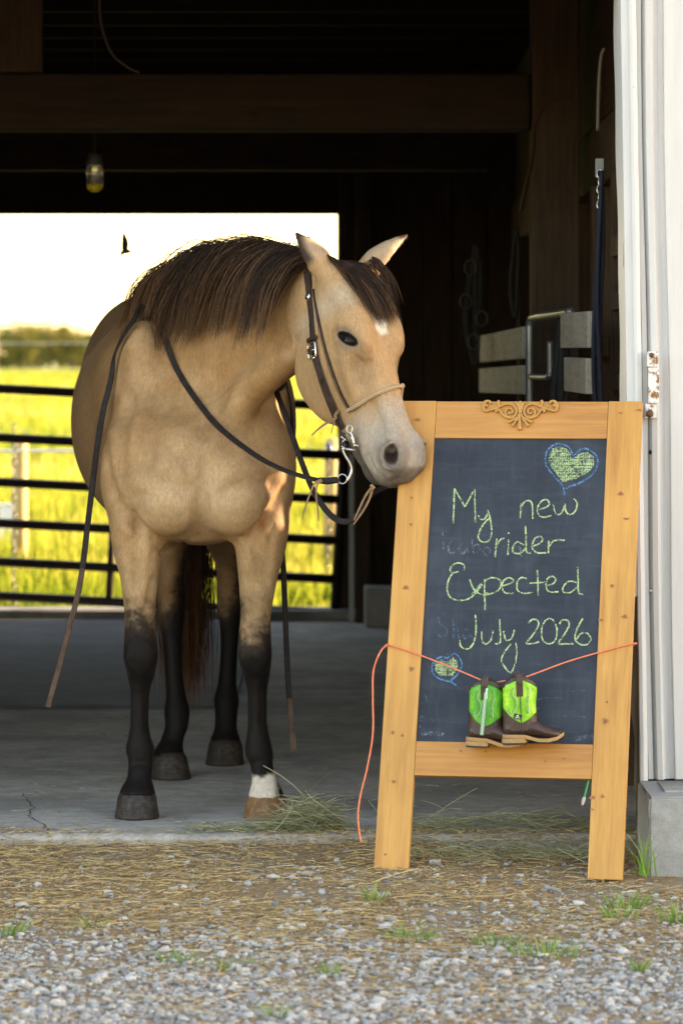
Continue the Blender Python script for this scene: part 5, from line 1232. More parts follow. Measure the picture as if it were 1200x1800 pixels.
strap_px('cheek_strap', CHK, [.0115]*54+[.013], .0018, M_LEA) if False else None
p, nn = skin(CHK, .005); cpts = crom(p, 6); cn = crom(nn, 6); k_ = len(cpts)
bp('cheek_strap', MB().strap(cpts, [tuple(v) for v in cn], [.0122+.0030*sstep for sstep in np.clip((np.arange(k_)/k_-.55)*2.5, 0, 1)], .002), M_LEA, smooth=False)
bp('cheek_strap', MB().strap([mir(q) for q in cpts], [tuple(mir(q+v)-mir(q)) for q, v in zip(cpts, cn)], .0122, .002), M_LEA, smooth=False)
HGR = [(552,510),(557,545),(566,590),(578,635),(590,670),(603,700),(614,719)]
p, nn = skin(HGR, .0035); hp = crom(p, 6); hn = crom(nn, 6)
bp('noseband_hanger', MB().strap(hp, [tuple(v) for v in hn], .0062, .0014), M_LEA, smooth=False); bp('noseband_hanger', MB().strap([mir(q) for q in hp], [tuple(mir(q+v)-mir(q)) for q, v in zip(hp, hn)], .0062, .0014), M_LEA, smooth=False)
bp('strap_edge', MB().tube([q+v*.0025 for q, v in zip(hp, hn)], .0011, 5), M_THONG)
# crown piece over the poll, just behind the ears
top = Vector(cpts[0]); cr = []
for t in np.linspace(0, 1, 13):
    q = np.array(top)*(1-t)+np.array(mir(top))*t+np.array((-.01,.02,.20))*math.sin(math.pi*t)*.8; l, n, _, _ = BVH.find_nearest(Vector(q)); cr.append((l+n*.006, n))
bp('crown_strap', MB().strap([c[0] for c in cr], [tuple(c[1]) for c in cr], .012, .002), M_LEA, smooth=False)
# spare tongue end below the buckle
strap_px('strap_end', [(556,628),(561,645),(566,660),(569,672)], [.0095]*14+[.009,.0075,.005,.002,.001], .0018, M_LEA, .009)
# concho
l, n = hit(545,522); l = l+n*.007; a = n.orthogonal().normalized(); b = n.cross(a)
cm = MB(); R1 = [.0105,.0105,.008,.0045,.0]
V = []
for rr, h in ((.0115,0),(.0115,.002),(.009,.0038),(.005,.0034),(.0025,.0055)):
    for k in range(20): an = 2*math.pi*k/20; w = rr*(1+(.06*math.cos(an*5) if rr < .01 else 0)); V.append(l+a*math.cos(an)*w+b*math.sin(an)*w+n*h)
cm.add(V, [(i*20+k, i*20+(k+1) % 20, (i+1)*20+(k+1) % 20, (i+1)*20+k) for i in range(4) for k in range(20)]+[tuple(80+k for k in range(20))]); bp('concho', cm, M_SILVER)
st = MB(); cc_ = l+n*.0052
st.add([cc_]+[cc_+(a*math.cos(t)+b*math.sin(t))*(.0075 if k % 2 == 0 else .003)+n*.0004 for k, t in enumerate(np.linspace(0, 2*math.pi, 10, endpoint=False))], [(0, 1+k, 1+(k+1) % 10) for k in range(10)]); bp('star_inlay', st, M_LEA, smooth=False)
# buckle
def frame_on(px, py, w, h, rot, r, off=.009):
    l, n = hit(px, py); up = Vector((math.sin(rot), 0, math.cos(rot))); up = (up-n*up.dot(n)).normalized(); rt = up.cross(n)*-1
    c = l+n*off; pts_ = [c+rt*x_*w+up*z_*h for x_, z_ in ((-.8,-1),(0,-1.04),(.8,-1),(1,-.8),(1.04,0),(1,.8),(.8,1),(0,1.04),(-.8,1),(-1,.8),(-1.04,0),(-1,-.8),(-.8,-1))]; return c, n, up, rt, pts_
c, n, up, rt, pts_ = frame_on(553,616,.0165,.0215,R(-16),.0024); mb = MB(); mb.tube(pts_, .0028, 7); mb.tube([c-rt*.0165+n*.002, c+rt*.017+n*.004], .002, 6); mb.tube([c-rt*.017, c-rt*.017+n*.001], .0025, 6); bp('buckle', mb, M_SILVER)
strap_px('keeper', [(545,600),(553,595),(560,592)], .006, .002, M_LEA, .010, 4)
bp('keeper_loop', MB().tube([c-rt*.012+up*.004+n*.002, c+n*.007+up*.004, c+rt*.012+up*.004+n*.002, c+rt*.012-up*.006+n*.002, c-rt*.006-up*.008+n*.004], [.0045]*5, 6), M_LEA)
# rope noseband, two laid strands
RP = [(612,722),(628,712),(645,702),(662,693),(680,686),(694,681.5),(704,680)]
p, nn = skin(RP, .006); q0 = p[-1]
ext = []
for u_, s_, f_ in ((-.035,.0,.0),(-.055,.012,-.03),(-.058,.030,-.06),(-.055,.05,-.09)):
    base = np.array(q0)-HO; s1 = base@HA+s_; l, n, _, _ = BVH.find_nearest(Vector(H(s1, base@HF+f_, u_))); ext.append((l+n*.006, n))
rp = crom(list(p)+[e[0] for e in ext], 14); rn = crom(list(nn)+[e[1] for e in ext], 14)
M_ROPE = rope_mat('noseband_rope', (.36,.23,.12), (.56,.40,.24), 200) if 'rope_mat' in globals() else simple_mat('noseband_rope', (.46,.32,.18), .85, 0, .25, 200, .4, 300)
nb = empty('x') if False else None
rope = MB(); m2 = len(rp); core = []
for ph in (0, 2.094, 4.189):
    strand = []
    for i in range(m2):
        t = (rp[min(i+1, m2-1)]-rp[max(i-1, 0)]).normalized(); n = (rn[i]-t*rn[i].dot(t)).normalized(); b = t.cross(n); an = i*.62+ph; strand.append(rp[i]+n*math.cos(an)*.0030+b*math.sin(an)*.0030)
    rope.tube(strand, .0031, 6)
bp('rope_noseband', rope, M_ROPE)
# ---- bit (near cheek, then mirrored)
yb = hit(628,770)[0].y-.012
def Q(px, py, dy=0.0): return P(px, py, yb+dy)
def bit(tr, parent):
    mb = MB()
    mb.tube([tr(q) for q in crom([Q(612,747,.0), Q(618,750), Q(618.5,758), Q(613,761), Q(609,756), Q(612,748)], 5)], .0024, 7)
    bp('bit_ring', mb, M_STEEL, parent); mb = MB()
    mb.tube([tr(q) for q in crom([Q(615,760), Q(619,768), Q(621,778), Q(623,786)], 5)], [.0045]*6+[.006]*6+[.0045]*4, 8)
    mb.tube([tr(Q(601.5,788.5)), tr(Q(612,790)), tr(Q(625,792))], [.0042,.0042,.005], 8); mb.tube([tr(Q(619,783,.004)), tr(Q(624,783,-.004)), tr(Q(625,783,-.010))], [.005,.0058,.004], 8)
    mb.tube([tr(q) for q in crom([Q(602,788), Q(604,796), Q(609,805), Q(615,815), Q(618,826), Q(615,837), Q(610,845)], 5)], [.0034]*10+[.0042]*12+[.0048]*9, 8); bp('bit_shank', mb, M_STEEL, parent); mb = MB()
    mb.tube([tr(Q(601.5+8.3*math.cos(t), 842+8.3*math.sin(t))) for t in np.linspace(0, 2*math.pi, 21)], .0022, 7, cap=False); bp('rein_ring', mb, M_STEEL, parent)
bit(lambda q: q, None); bit(lambda q: mir(q), None)
mb = MB(); mb.tube([Q(622,784,.01), mir(Q(622,784,.01))], .006, 8); bp('mouthpiece', mb, M_STEEL)
# curb strap under the chin and its little chain
mb = MB(); mb.strap(crom([Q(604,760,-.002), Q(600,772,-.002), Q(606,786,-.002)], 5), (0,-1,0), .006, .0022); bp('curb_strap', mb, M_LEA, smooth=False)
mb = MB(); cpt = crom([Q(603,764,.004), Vector(H(.455,-.215,.03)), Vector(H(.46,-.222,0)), Vector(H(.455,-.215,-.03)), mir(Q(603,764,.004))], 8); mb.tube(cpt, [.0055+.002*(i % 2) for i in range(len(cpt))], 7); bp('curb_chain', mb, leather('dark_braid', (.06,.045,.03), (.16,.12,.075), .8))
mb = MB(); mb.tube(pts_, .001, 4) if False else None
mb.tube([Q(600,779,-.006), Q(607,771,-.007)], .0016, 5); mb.tube([Q(600,784,-.006), Q(608,790,-.007)], .0016, 5); mb.tube([Q(599,767,-.006), Q(609,775,-.007)], .0016, 5); bp('curb_buckle', mb, M_SILVER)
# thong on the cheek
def thong(pts, w=.003, mat=None): 
    c = crom(pts, 6); mb = MB(); n = len(c); mb.strap(c, (0.2,-1,0), [w*(1-.55*i/n) for i in range(n)], .0011); bp('tie_thong', mb, mat or M_THONG, smooth=False)
yt = hit(593,727)[0].y-.012
thong([P(595,722,yt), P(589,730,yt), P(590,735,yt-.003), P(577,742,yt-.01), P(562,752,yt-.015), P(548,765,yt-.018)], .0045); thong([P(590,733,yt-.002), P(586,745,yt-.006), P(582,762,yt-.006)], .0022)
# ---- reins: two long split reins, crossed over the neck
def rein(pts, nrm, name='rein', w=.0085, worn=.82):
    c = crom(pts, 8)
    ca_ = np.array([tuple(q) for q in c]); v_, g_ = sdf(ca_); pen = np.where(v_ < .5, np.maximum(.007-v_, 0), 0); ca_ = ca_+g_*pen[:, None]; v_, g_ = sdf(ca_); ca_ = ca_+g_*np.maximum(.006-v_, 0)[:, None]*(v_ < .5)[:, None]; c = [Vector(q) for q in ca_]
    nn = [tuple(v) for v in crom([Vector(v) for v in nrm], 8)]; n = len(c); k = int(n*worn)
    o = bp(name, MB().strap(c[:k+1], nn[:k+1], w, .0022), M_REIN, smooth=False)
    if worn < 1: o2 = MB().strap(c[k:], nn[k:], w*.97, .0021).build('worn_end', M_REINE, o); o2.data.transform(Matrix.Translation(-BR0))
def S_(px, py, off=.008):
    l, n = hit(px, py)
    if l is None: l, n, _, _ = BVH.find_nearest(P(px, py, 11.2))
    return (l+n*off, n)
def N_(v, off=.010):
    l, n, _, _ = BVH.find_nearest(Vector(v)); return (l+n*off, n)
cam_n = (0,-1,.2)
# near rein: bit ring -> up the neck -> over the crest -> hangs on the far side
A = [(Q(594,843,-.003), (0,-.6,.8)), (P(570,845,yb-.01), (0,-.6,.8)), (P(535,838,yb+.02), (0,-.5,.85)), (P(490,822,10.42), (0,-.5,.85)), (P(445,797,10.56), (-.2,-.5,.8))]
A += [S_(385,752,.012), S_(345,703), S_(315,655), S_(296,612,.012), S_(286,572,.020), S_(285,540,.026)]
A += [(Vector(on_skin(np.array([N0+NT_*.10+NB*.06+NN*.40]))[0])+Vector((0,0,.03)), (0,0,1))]
far = [N_(v, .012) for v in ((-.30,11.22,1.50),(-.22,11.20,1.38),(-.17,11.16,1.20),(-.15,11.10,1.03))]
A += far+[(P(496,930,11.02), (.4,-.9,0)), (P(499,1010,10.99), (.3,-.95,0)), (P(502,1090,10.97), (.3,-.95,0)), (P(506,1180,10.94), (.3,-.95,0)), (P(511,1255,10.90), (.3,-.95,0)), (P(517.5,1322,10.84), (.3,-.95,0))]
rein([a[0] for a in A], [a[1] for a in A], w=.0085, worn=.93)
# far rein: far bit ring -> loop below -> far side of neck -> over the crest -> hangs on the near side
fr0 = mir(Q(601,842,-.003))
B_ = [(fr0, (0,-1,.2)), (P(648,872,fr0.y-.01), (-.2,-1,0)), (P(630,902,10.22), (-.4,-.9,.2)), (P(606,917,10.24), (-.5,-.8,.3)), (P(578,903,10.30), (-.5,-.8,.3)), (P(550,862,10.40), (-.5,-.85,.2)), (P(525,800,10.55), (-.4,-.9,.1)), (P(503,735,10.72), (-.3,-.95,0)), (P(484,672,10.90), (-.2,-.95,.1))]
B_ += [N_(v, .014) for v in ((-.16,11.02,1.36),(-.23,11.10,1.50))]
B_ += [(Vector(on_skin(np.array([N0+NT_*.12+NN*.40]))[0])+Vector((0,0,.03)), (0,0,1))]
B_ += [S_(270,537,.030), S_(240,572,.022), S_(213,620,.016)]
yl0 = B_[-1][0].y
B_ += [(P(194,672,yl0-.01), cam_n), (P(181,725,yl0-.03), cam_n), (P(171,785,yl0-.05), cam_n), (P(163,850,yl0-.07), cam_n)]
yl = B_[-1][0].y
B_ += [(P(154,925,yl-.03), cam_n), (P(147,985,yl-.05), cam_n), (P(138,1040,yl-.07), cam_n), (P(122,1105,yl-.09), cam_n), (P(102,1180,yl-.10), cam_n), (P(84,1243,yl-.11), cam_n)]
rein([a[0] for a in B_], [a[1] for a in B_], w=.0085, worn=.84)
mb = MB(); mb.strap([Q(593,843,-.006), P(575,845,yb-.014), P(560,844,yb-.010)], (0,-.8,.5), [.0095,.0105,.0085], .003); bp('rein_end_fold', mb, M_REIN, smooth=False)
thong([P(565,843,yb-.020), P(553,850,yb-.022), P(545,868,yb-.022), P(537,890,yb-.02), P(531,913,yb-.018)], .0034); thong([P(566,845,yb-.020), P(557,853,yb-.022), P(556,875,yb-.022), P(559,897,yb-.02), P(560,915,yb-.018)], .0034)
yk = 10.17
thong([P(655,856,yk), P(650,875,yk), P(640,895,yk), P(630,910,yk), P(621,922,yk)], .0036); thong([P(652,858,yk), P(642,872,yk), P(632,892,yk), P(622,915,yk)], .0034); mb = MB(); mb.tube([P(651,852,yk), P(656,857,yk), P(652,863,yk)], [.004,.006,.004], 7); bp('thong_knot', mb, M_THONG)
# ================================================================ GROUND COVER IN FRONT
rs_ = np.random.RandomState(33)
def gz(x, y): return gnz(np.asarray(x), np.asarray(y))
# crushed stone: angular convex chips
def chips(name, x, y, s, tone, mat, sink=.3, seed=0):
    from mathutils import Vector as Vv
    r2 = np.random.RandomState(seed); protos = []
    for k in range(14):
        p = r2.normal(0, 1, (11, 3)); p /= np.linalg.norm(p, axis=1)[:, None]; p *= r2.uniform(.75, 1.0, (11, 1)); p *= np.array((1, r2.uniform(.65,.95), r2.uniform(.45,.75)))
        bm = bmesh.new(); [bm.verts.new(q) for q in p]; bmesh.ops.convex_hull(bm, input=bm.verts); bmesh.ops.delete(bm, geom=[v for v in bm.verts if not v.link_faces], context='VERTS'); bm.verts.index_update()
        protos.append((np.array([v.co[:] for v in bm.verts]), np.array([[v.index for v in f.verts] for f in bm.faces]))); bm.free()
    Vs, Fs, T = [], [], []; off = 0; z = gz(x, y); pk = r2.randint(0, 14, len(x)); ang = r2.uniform(0, 6.283, len(x)); t1 = r2.normal(0, .35, len(x))
    for i in range(len(x)):
        pv, pf = protos[pk[i]]; c, s_ = math.cos(ang[i]), math.sin(ang[i]); q = pv*s[i]; ct, st_ = math.cos(t1[i]), math.sin(t1[i])
        q = np.stack([q[:, 0], q[:, 1]*ct-q[:, 2]*st_, q[:, 1]*st_+q[:, 2]*ct], 1); q = np.stack([q[:, 0]*c-q[:, 1]*s_, q[:, 0]*s_+q[:, 1]*c, q[:, 2]], 1)
        Vs.append(q+np.array((x[i], y[i], z[i]+s[i]*(.5-sink)))); Fs.append(pf+off); off += len(pv); T.append(np.full(len(pv), tone[i]))
    me = np_mesh(name, np.concatenate(Vs), np.concatenate(Fs)); a = me.attributes.new('tone', 'FLOAT', 'POINT'); a.data.foreach_set('value', np.concatenate(T).astype(np.float32)); return obj(name, me, mat, None, False)
def stone_mat():
    m = NT('crushed_limestone'); a = m.attr('tone').outputs['Fac']; c = m.ramp(a, [(0, (.20,.188,.175)), (.45, (.37,.35,.325)), (.8, (.55,.53,.49)), (.93, (.53,.45,.35)), (1, (.38,.27,.18))])
    n = m.noise(130, 4, .6); c = m.mix(1.0, c, m.ramp(n, [(.3, .72), (.75, 1.25)]), 'MULTIPLY'); m.set(c, .85, spec=.3); m.bump(n, .4, .003); return m.m
M_STONE = stone_mat()
n = 36000; y = rs_.uniform(7.0, 10.36, n); x = rs_.uniform(-1, 1, n)*y*.098
pp = np.stack([x, y, x*0], 1); dens = np.interp(y, [7.0, 8.2, 8.6, 9.0, 9.4, 10.36], [1.0, .95, .70, .36, .12, .04])*np.clip(.35+1.3*vn(pp, 2.2, 51), .3, 1.3)+.0
keep = rs_.rand(n) < dens*.8; x, y = x[keep], y[keep]
s = np.clip(rs_.lognormal(math.log(.0074), .42, len(x)), .003, .024)
xo = rs_.uniform(-2.6, 2.6, 15000); yo = rs_.uniform(5.6, 10.3, 15000); ko = (np.abs(xo) > yo*.098) | (yo < 7.0); ko &= rs_.rand(15000) < np.interp(yo, [5.6,8.2,9.0,9.6], [1,.9,.4,.1]); xo, yo = xo[ko], yo[ko]
x = np.concatenate([x, xo]); y = np.concatenate([y, yo]); s = np.concatenate([s, np.clip(rs_.lognormal(math.log(.0105), .4, len(xo)), .004, .026)])
gr = chips('gravel', x, y, s, np.clip(rs_.normal(.5,.22,len(x)),0,1), M_STONE, seed=1); tag(gr, 'loose grey crushed stone gravel in front of the barn', 'gravel', kind='stuff')
print('chips', len(x))
# a few bigger stones, each its own
for k, (px, py, r, t) in enumerate(((192,1580,.016,.42),(362,1585,.017,.5),(530,1612,.016,.45),(668,1618,.018,.6),(625,1617,.013,.5),(131,1712,.020,.62),(518,1672,.016,.4),(780,1682,.017,.55),(965,1556,.018,.35),(938,1532,.014,.3),(1073,1772,.02,.6),(600,1758,.02,.7),(55,1690,.014,.45),(30,1560,.012,.4))):
    Y = (CAMZ-GZ0)*FPX/(py-632); p_ = P(px, py, Y); o = chips('stone', np.array([0.0]), np.array([0.0]), np.array([r]), np.array([t]), M_STONE, seed=200+k)
    o.data.transform(Matrix.Translation((0,0,-o.data.vertices[0].co.z*0))); o.location = (p_.x, p_.y, float(gz(np.array([p_.x]), np.array([p_.y]))[0])-float(gz(np.array([0.0]), np.array([0.0]))[0]))
    tag(o, 'larger angular grey stone lying loose among the gravel', 'stone', 'larger stones on the gravel yard')
# straw: thin bent stalks
def stalks(name, base, L, ang, pitch, w, tone, mat, curve, seed=0):
    r2 = np.random.RandomState(seed); n = len(L); t = np.linspace(0, 1, 5); d = np.stack([np.cos(ang)*np.cos(pitch), np.sin(ang)*np.cos(pitch), np.sin(pitch)], 1); sd_ = np.stack([-np.sin(ang), np.cos(ang), ang*0], 1)
    A = base[:, None, :]+d[:, None, :]*(L[:, None]*t[None, :])[:, :, None]+sd_[:, None, :]*(curve[:, None]*L[:, None]*(t*(1-t))[None, :]*2)[:, :, None]; A[:, :, 2] += (np.abs(curve)[:, None]*L[:, None]*(t*(1-t))[None, :])*.7
    up = np.array((0,0,1.0)); U = sd_[:, None, :]*w[:, None, None]; W = up[None, None, :]*w[:, None, None]
    ring = np.stack([A-U*.9-W*.2, A+U*.9-W*.2, A+W*.8], 2); V = ring.reshape(-1, 3); b = (np.arange(n)*15)[:, None]+(np.arange(4)*3)[None, :]
    Q = np.concatenate([np.stack([b+k, b+(k+1) % 3, b+3+(k+1) % 3, b+3+k], -1).reshape(-1, 4) for k in range(3)]); me = np_mesh(name, V, Q)
    a = me.attributes.new('tone', 'FLOAT', 'POINT'); a.data.foreach_set('value', np.repeat(tone, 15).astype(np.float32)); return obj(name, me, mat, None, False)
def straw_mat(name, stops): m = NT(name); m.set(m.ramp(m.attr('tone').outputs['Fac'], stops), .6, spec=.3); return m.m
M_STRAW = straw_mat('dry_straw', [(0, (.17,.10,.045)), (.4, (.36,.23,.10)), (.75, (.60,.42,.19)), (1, (.74,.60,.34))]); M_HAY = straw_mat('green_hay', [(0, (.12,.11,.055)), (.5, (.27,.26,.13)), (.85, (.45,.43,.24)), (1, (.66,.62,.38))])
n = 26000; y = rs_.uniform(7.6, 10.42, n); x = rs_.uniform(-1, 1, n)*y*.098; pp = np.stack([x, y, x*0], 1)
d_ = np.interp(y, [7.6, 8.6, 9.0, 9.4, 10.42], [.14,.5,.9,1,1])*np.clip(vn(pp, 2.6, 61)*2.0-.35, .05, 1); kp = rs_.rand(n) < d_; x, y = x[kp], y[kp]; n = len(x)
L = rs_.lognormal(math.log(.032), .55, n).clip(.01,.16); b_ = np.stack([x, y, gz(x, y)+rs_.uniform(.001,.009,n)], 1)
so = stalks('straw_litter', b_, L, rs_.uniform(0, 6.283, n), rs_.normal(.0,.07,n), rs_.uniform(.0006,.0016,n), rs_.beta(2,2,n), M_STRAW, rs_.normal(0,.18,n), 5); tag(so, 'dry straw and chaff littering the ground before the barn sill', 'straw', kind='stuff')
# fine chaff flakes
n = 24000; y = rs_.uniform(8.6, 10.42, n); x = rs_.uniform(-1, 1, n)*y*.098; pp = np.stack([x, y, x*0], 1); kp = rs_.rand(n) < np.interp(y, [8.6, 9.4, 9.9], [.1,.6,1])*np.clip(vn(pp,3,62)*1.5,.2,1); x, y = x[kp], y[kp]; n = len(x)
so = stalks('chaff', np.stack([x, y, gz(x, y)+.001+.003*rs_.rand(n)], 1), rs_.uniform(.004,.016,n), rs_.uniform(0,6.283,n), rs_.normal(0,.2,n), rs_.uniform(.0008,.002,n), rs_.beta(2,2.4,n), M_STRAW, rs_.normal(0,.1,n), 6); tag(so, 'fine brown chaff and crumbs scattered over the dirt', 'chaff', kind='stuff')
# hay by the hoof and along the sill between the sign's legs
def haypile(c, rx, ry, h, n, label, Lm, seed, z0=0.0, wild=.35):
    r2 = np.random.RandomState(seed); a = r2.uniform(0, 6.283, n); r = np.sqrt(r2.rand(n)); bx_ = c[0]+rx*r*np.cos(a); by_ = c[1]+ry*r*np.sin(a); hz = z0+.002+h*r2.rand(n)*(1-r*r)
    L = r2.lognormal(math.log(Lm), .45, n).clip(.02,.2); an = r2.uniform(0, 6.283, n); d = np.stack([np.cos(an), np.sin(an), an*0], 1); pt = np.abs(r2.normal(0, wild, n))*np.where(r2.rand(n) < .5, .3, 1)
    o = stalks('hay_clump', np.stack([bx_, by_, hz], 1)-d*L[:, None]*.4, L, an, pt, r2.uniform(.0006,.0013,n), r2.beta(2.2,1.8,n), M_HAY, r2.normal(0,.5,n), seed); return tag(o, label, 'hay', kind='stuff')
hp_ = P(540,1465,10.53); haypile((hp_.x, 10.55), .105, .07, .075, 620, 'loose clump of green hay beside the white socked hoof', .075, 71)
hp_ = P(480,1470,10.5); haypile((hp_.x-.02, 10.53), .25, .06, .012, 240, 'thin scatter of hay along the concrete lip', .05, 72, 0, .1)
hp_ = P(880,1450,10.62); haypile((hp_.x, 10.55), .33, .085, .030, 400, 'hay strewn on the sill behind the sign legs', .08, 73, 0, .2)
hp_ = P(870,1500,10.2); haypile((hp_.x, 10.25), .34, .13, .02, 260, 'straw and hay stalks under the sign', .09, 74, GZ0, .15)
# hay bits and grit tracked over the concrete
n = 1500; y = 10.45+rs_.rand(n)**1.8*4.2; x = rs_.uniform(-1,1,n)*y*.1; so = stalks('floor_litter', np.stack([x, y, np.full(n,.0015)], 1), rs_.lognormal(math.log(.018),.6,n).clip(.004,.10), rs_.uniform(0,6.283,n), rs_.normal(0,.04,n), rs_.uniform(.0005,.0013,n), rs_.beta(2,2,n), M_HAY, rs_.normal(0,.25,n), 8); tag(so, 'stray hay bits scattered over the concrete barn floor', 'hay', kind='stuff')
n = 2600; x = rs_.uniform(-1.15, 1.0, n); y = 10.42+.11*rs_.rand(n)**1.5; pp = np.stack([x, y*0, x*0], 1); kp = rs_.rand(n) < np.clip(vn(pp, 3.2, 66)*2.4-.7, .06, 1); x, y = x[kp], y[kp]; n = len(x)
so = stalks('sill_chaff', np.stack([x, y, .001+.004*rs_.rand(n)-.02*np.clip((10.44-y)/.02,0,1)], 1), rs_.lognormal(math.log(.014),.6,n).clip(.004,.07), rs_.uniform(0,6.283,n), rs_.normal(0,.08,n), rs_.uniform(.0007,.0018,n), rs_.beta(2,2.2,n), M_STRAW, rs_.normal(0,.2,n), 12); tag(so, 'brown chaff and straw drifted onto the worn concrete lip', 'chaff', kind='stuff')
# grass tufts in the gravel
M_TUFT = NT('tuft_grass'); c = M_TUFT.ramp(M_TUFT.attr('tone').outputs['Fac'], [(0, (.05,.13,.02)), (.5, (.13,.28,.035)), (1, (.38,.42,.10))]); M_TUFT.set(c, .55, spec=.3); M_TUFT = M_TUFT.m
for k, (px, py, n, h, wd, nm) in enumerate(((658,1588,34,.055,.03,'with upright blades near the sign leg'),(720,1652,70,.035,.06,'spreading flat in the gravel by the sign'),(872,1658,60,.035,.06,'thin and patchy between the sign legs'),(960,1683,110,.035,.085,'wide and yellowing among the stones'),(1100,1592,60,.05,.05,'at the foot of the right sign leg'),(1095,1615,50,.04,.05,'low behind a taller tuft in the gravel'),(1188,1622,60,.05,.04,'in front of the concrete block'),(10,1645,50,.04,.04,'alone far from the sign in the gravel'),(400,1700,45,.025,.08,'sparse and low in the open gravel'),(575,1712,30,.03,.03,'small and dark in the open gravel'),(480,1790,30,.025,.03,'tiny at the stony edge'),(1125,1712,30,.035,.02,'single shoot in the stones'),(158,1632,30,.025,.05,'flattened beside the straw'),(312,1690,30,.03,.05,'pale and short in the stones'))):
    Y = (CAMZ-GZ0)*FPX/(py-632); p_ = P(px, py, Y); r2 = np.random.RandomState(300+k); rr = wd*np.sqrt(r2.rand(n)); a = r2.uniform(0,6.283,n)
    o = blades('grass_tuft', rr*np.cos(a), rr*np.sin(a), h*r2.uniform(.4,1.1,n), r2.uniform(.0010,.0022,n), np.clip(r2.normal(.5,.2,n),0,1), M_TUFT, 0.0, 1.1, 300+k)
    o.location = (p_.x, p_.y, float(gz(np.array([p_.x]), np.array([p_.y]))[0])); tag(o, 'green grass tuft '+nm, 'grass', 'grass tufts in the gravel')
o = blades('grass_tuft', np.random.RandomState(5).normal(0,.012,16), np.random.RandomState(6).normal(0,.012,16), np.random.RandomState(7).uniform(.06,.13,16), np.full(16,.0024), np.full(16,.55), M_TUFT, 0.0, .7, 9); o.location = (P(1133,0,9.85)[0], 9.86, GZ0); tag(o, 'tall thin grass shoot beside the concrete block', 'grass', 'grass tufts in the gravel')
# ================================================================ THINGS INSIDE THE BARN
lp = empty('barn_lamp', P(167,285,13.6), label='unlit glass jar lamp with yellow base hanging from the barn ceiling', cat='lamp'); k = 13.6/FPX
MB().tube([(0,0,.80),(0,0,.02)], .004, 6).build('cord', M_DARK, lp); MB().tube([(0,0,.03),(0,0,0),(0,0,-.008)], [.022,.03,.03], 16).build('cap', simple_mat('lamp_cap', (.05,.05,.05), .5), lp, True)
gm = NT('jar_glass'); gm.set((.75,.75,.68), .12, **{'Transmission Weight': .85}); MB().tube([(0,0,-.004),(0,0,-.03),(0,0,-.075),(0,0,-.085)], [.028,.030,.030,.027], 18).build('glass', gm.m, lp, True)
MB().tube([(0,0,-.080),(0,0,-.095),(0,0,-.106)], [.0295,.027,.012], 18).build('yellow_base', simple_mat('lamp_yellow', (.62,.48,.02), .4), lp, True)
# lead ropes and halter on the stall front
M_BLUE = rope_mat('blue_rope', (.004,.005,.012), (.010,.014,.035), 90); M_BLACKR = rope_mat('black_rope', (.006,.006,.007), (.05,.05,.05), 60); M_MAROON = rope_mat('maroon_strap', (.07,.008,.02), (.14,.02,.04), 60)
def hang_rope(name, label, px, y0, y1, Y, wig, r, mat, loops, hook=None):
    o = empty(name, P(px, y0, Y), label=label, cat='rope'); o0 = o.location.copy()
    for k, dx in enumerate(loops):
        pts_ = [P(px+dx*math.sin(math.pi*t)+wig*math.sin(6*t+k), y0+(y1-y0)*t, Y-.012*k)-o0 for t in np.linspace(0, 1, 9)]; MB().tube(crom(pts_, 4), r, 8).build('rope', mat, o, True)
    if hook: MB().box(-.012,.012,-.004,.006,-.02,.035).build('hook', simple_mat('hook_white', (.22,.24,.23), .5), o, bevel=.002)
    return o
o = hang_rope('lead_rope', 'navy blue lead rope hanging from a hook by the door jamb', 1053, 300, 780, 11.0, 4, .0065, M_BLUE, (-9, 5, 0), 1)
for k in range(6): c = Vector((.004*(k % 2), -.01, -.01-.022*k)); MB().tube([c+Vector((math.cos(t)*.008, math.sin(t)*.004, math.sin(t)*.014)) for t in np.linspace(0, 6.283, 10)], .0028, 5, cap=False).build('chain_link', M_STEEL, o, True)
hang_rope('lead_rope', 'black braided lead rope draped on the stall gate', 985, 560, 860, 12.4, 3, .012, M_BLACKR, (-14, 10, 2)); hang_rope('halter_strap', 'dark maroon halter strap hanging by the stall gate', 990, 640, 860, 12.42, 2, .010, M_MAROON, (0,))
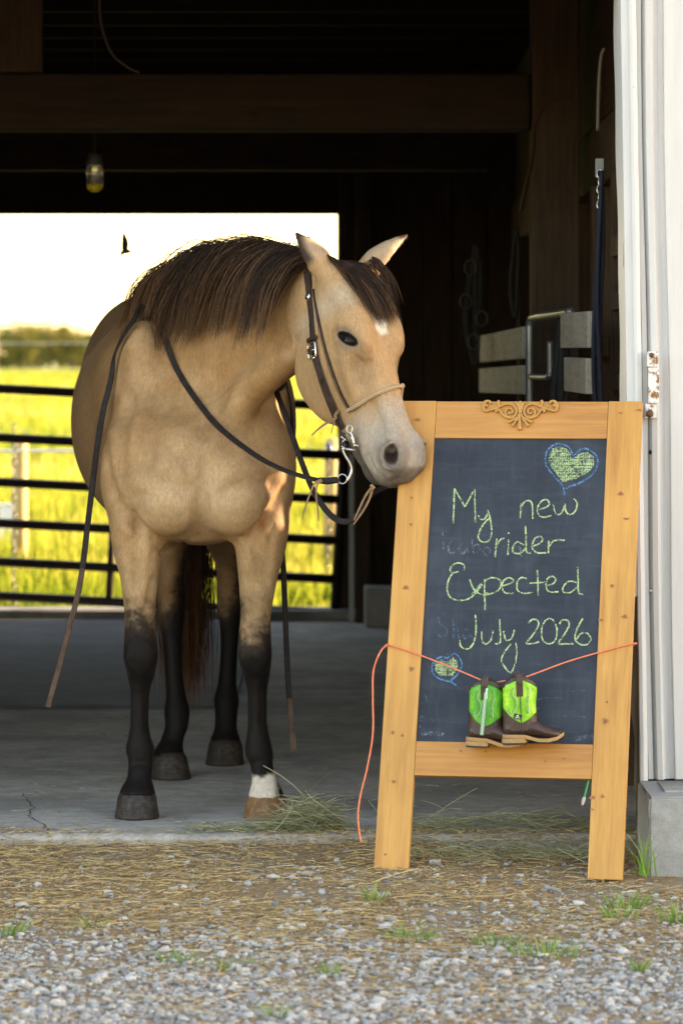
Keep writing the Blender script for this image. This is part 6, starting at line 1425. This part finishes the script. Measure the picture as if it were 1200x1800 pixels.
# tubular stall gate
sg = empty('stall_gate', P(935,860,12.6), label='grey metal tube stall gate between pale planks', cat='gate'); o0 = sg.location.copy(); M_TUBE = simple_mat('galvanised_tube', (.30,.31,.30), .4, .7)
MB().tube([p-o0 for p in crom([P(930,860,12.8), P(930,700,12.8), P(930,600,12.8), P(931,566,12.8), P(938,558,12.75), P(960,554,12.5), P(1003,548,12.1)], 6)], .013, 10).build('frame', M_TUBE, sg, True)
MB().tube([p-o0 for p in crom([P(931,662,12.8), P(958,663,12.55), P(964,660,12.5), P(966,652,12.5), P(966,600,12.5)], 6)], .010, 10).build('latch_tube', M_TUBE, sg, True)
# cables and conduit on the timber
def cable(name, label, pts, r, mat):
    c = crom(pts, 7); o = MB().tube([p-pts[0] for p in c], r, 6).build(name, mat, None, True, loc=pts[0]); return tag(o, label, 'cable')
cable('cable', 'dark red cable drooping from the partition beam', [P(1000,170,12.2), P(960,185,12.3), P(940,220,12.4), P(936,270,12.5), P(925,320,12.6), P(915,370,12.8)], .006, simple_mat('red_cable', (.05,.012,.009), .6)); cable('cable', 'thin dark cable curving above the tie beam', [P(175,-20,12.9), P(178,40,12.9), P(195,90,12.9), P(220,115,12.9), P(245,128,12.9)], .005, simple_mat('brown_cable', (.08,.05,.03), .6))
cable('conduit', 'short pale conduit fixed to the door timber high up', [P(1062,85,11.0), P(1056,100,11.0), P(1052,150,11.0), P(1050,230,11.0)], .006, simple_mat('pale_conduit', (.09,.075,.055), .6)); cable('conduit', 'second stub of pale conduit beside the jamb', [P(1088,165,10.9), P(1085,185,10.9), P(1084,210,10.9)], .005, simple_mat('pale_conduit_b', (.09,.075,.055), .6))

ho = hang_rope('halter', 'dark halter with steel rings hanging on the far stall wall', 835, 430, 640, 15.2, 3, .011, M_BLACKR, (-16, 9, 2))
for px_, py_ in ((826,470),(818,530),(846,560),(832,600)):
    c = P(px_, py_, 15.15)-ho.location; MB().tube([c+Vector((math.cos(t)*.022, 0, math.sin(t)*.03)) for t in np.linspace(0, 6.283, 14)], .003, 6, cap=False).build('ring', M_CHAIN, ho, True)
hang_rope('halter', 'thin dark strap halter hanging on the near side of the tube gate', 905, 400, 560, 14.4, 2, .008, M_BLACKR, (-8, 6))
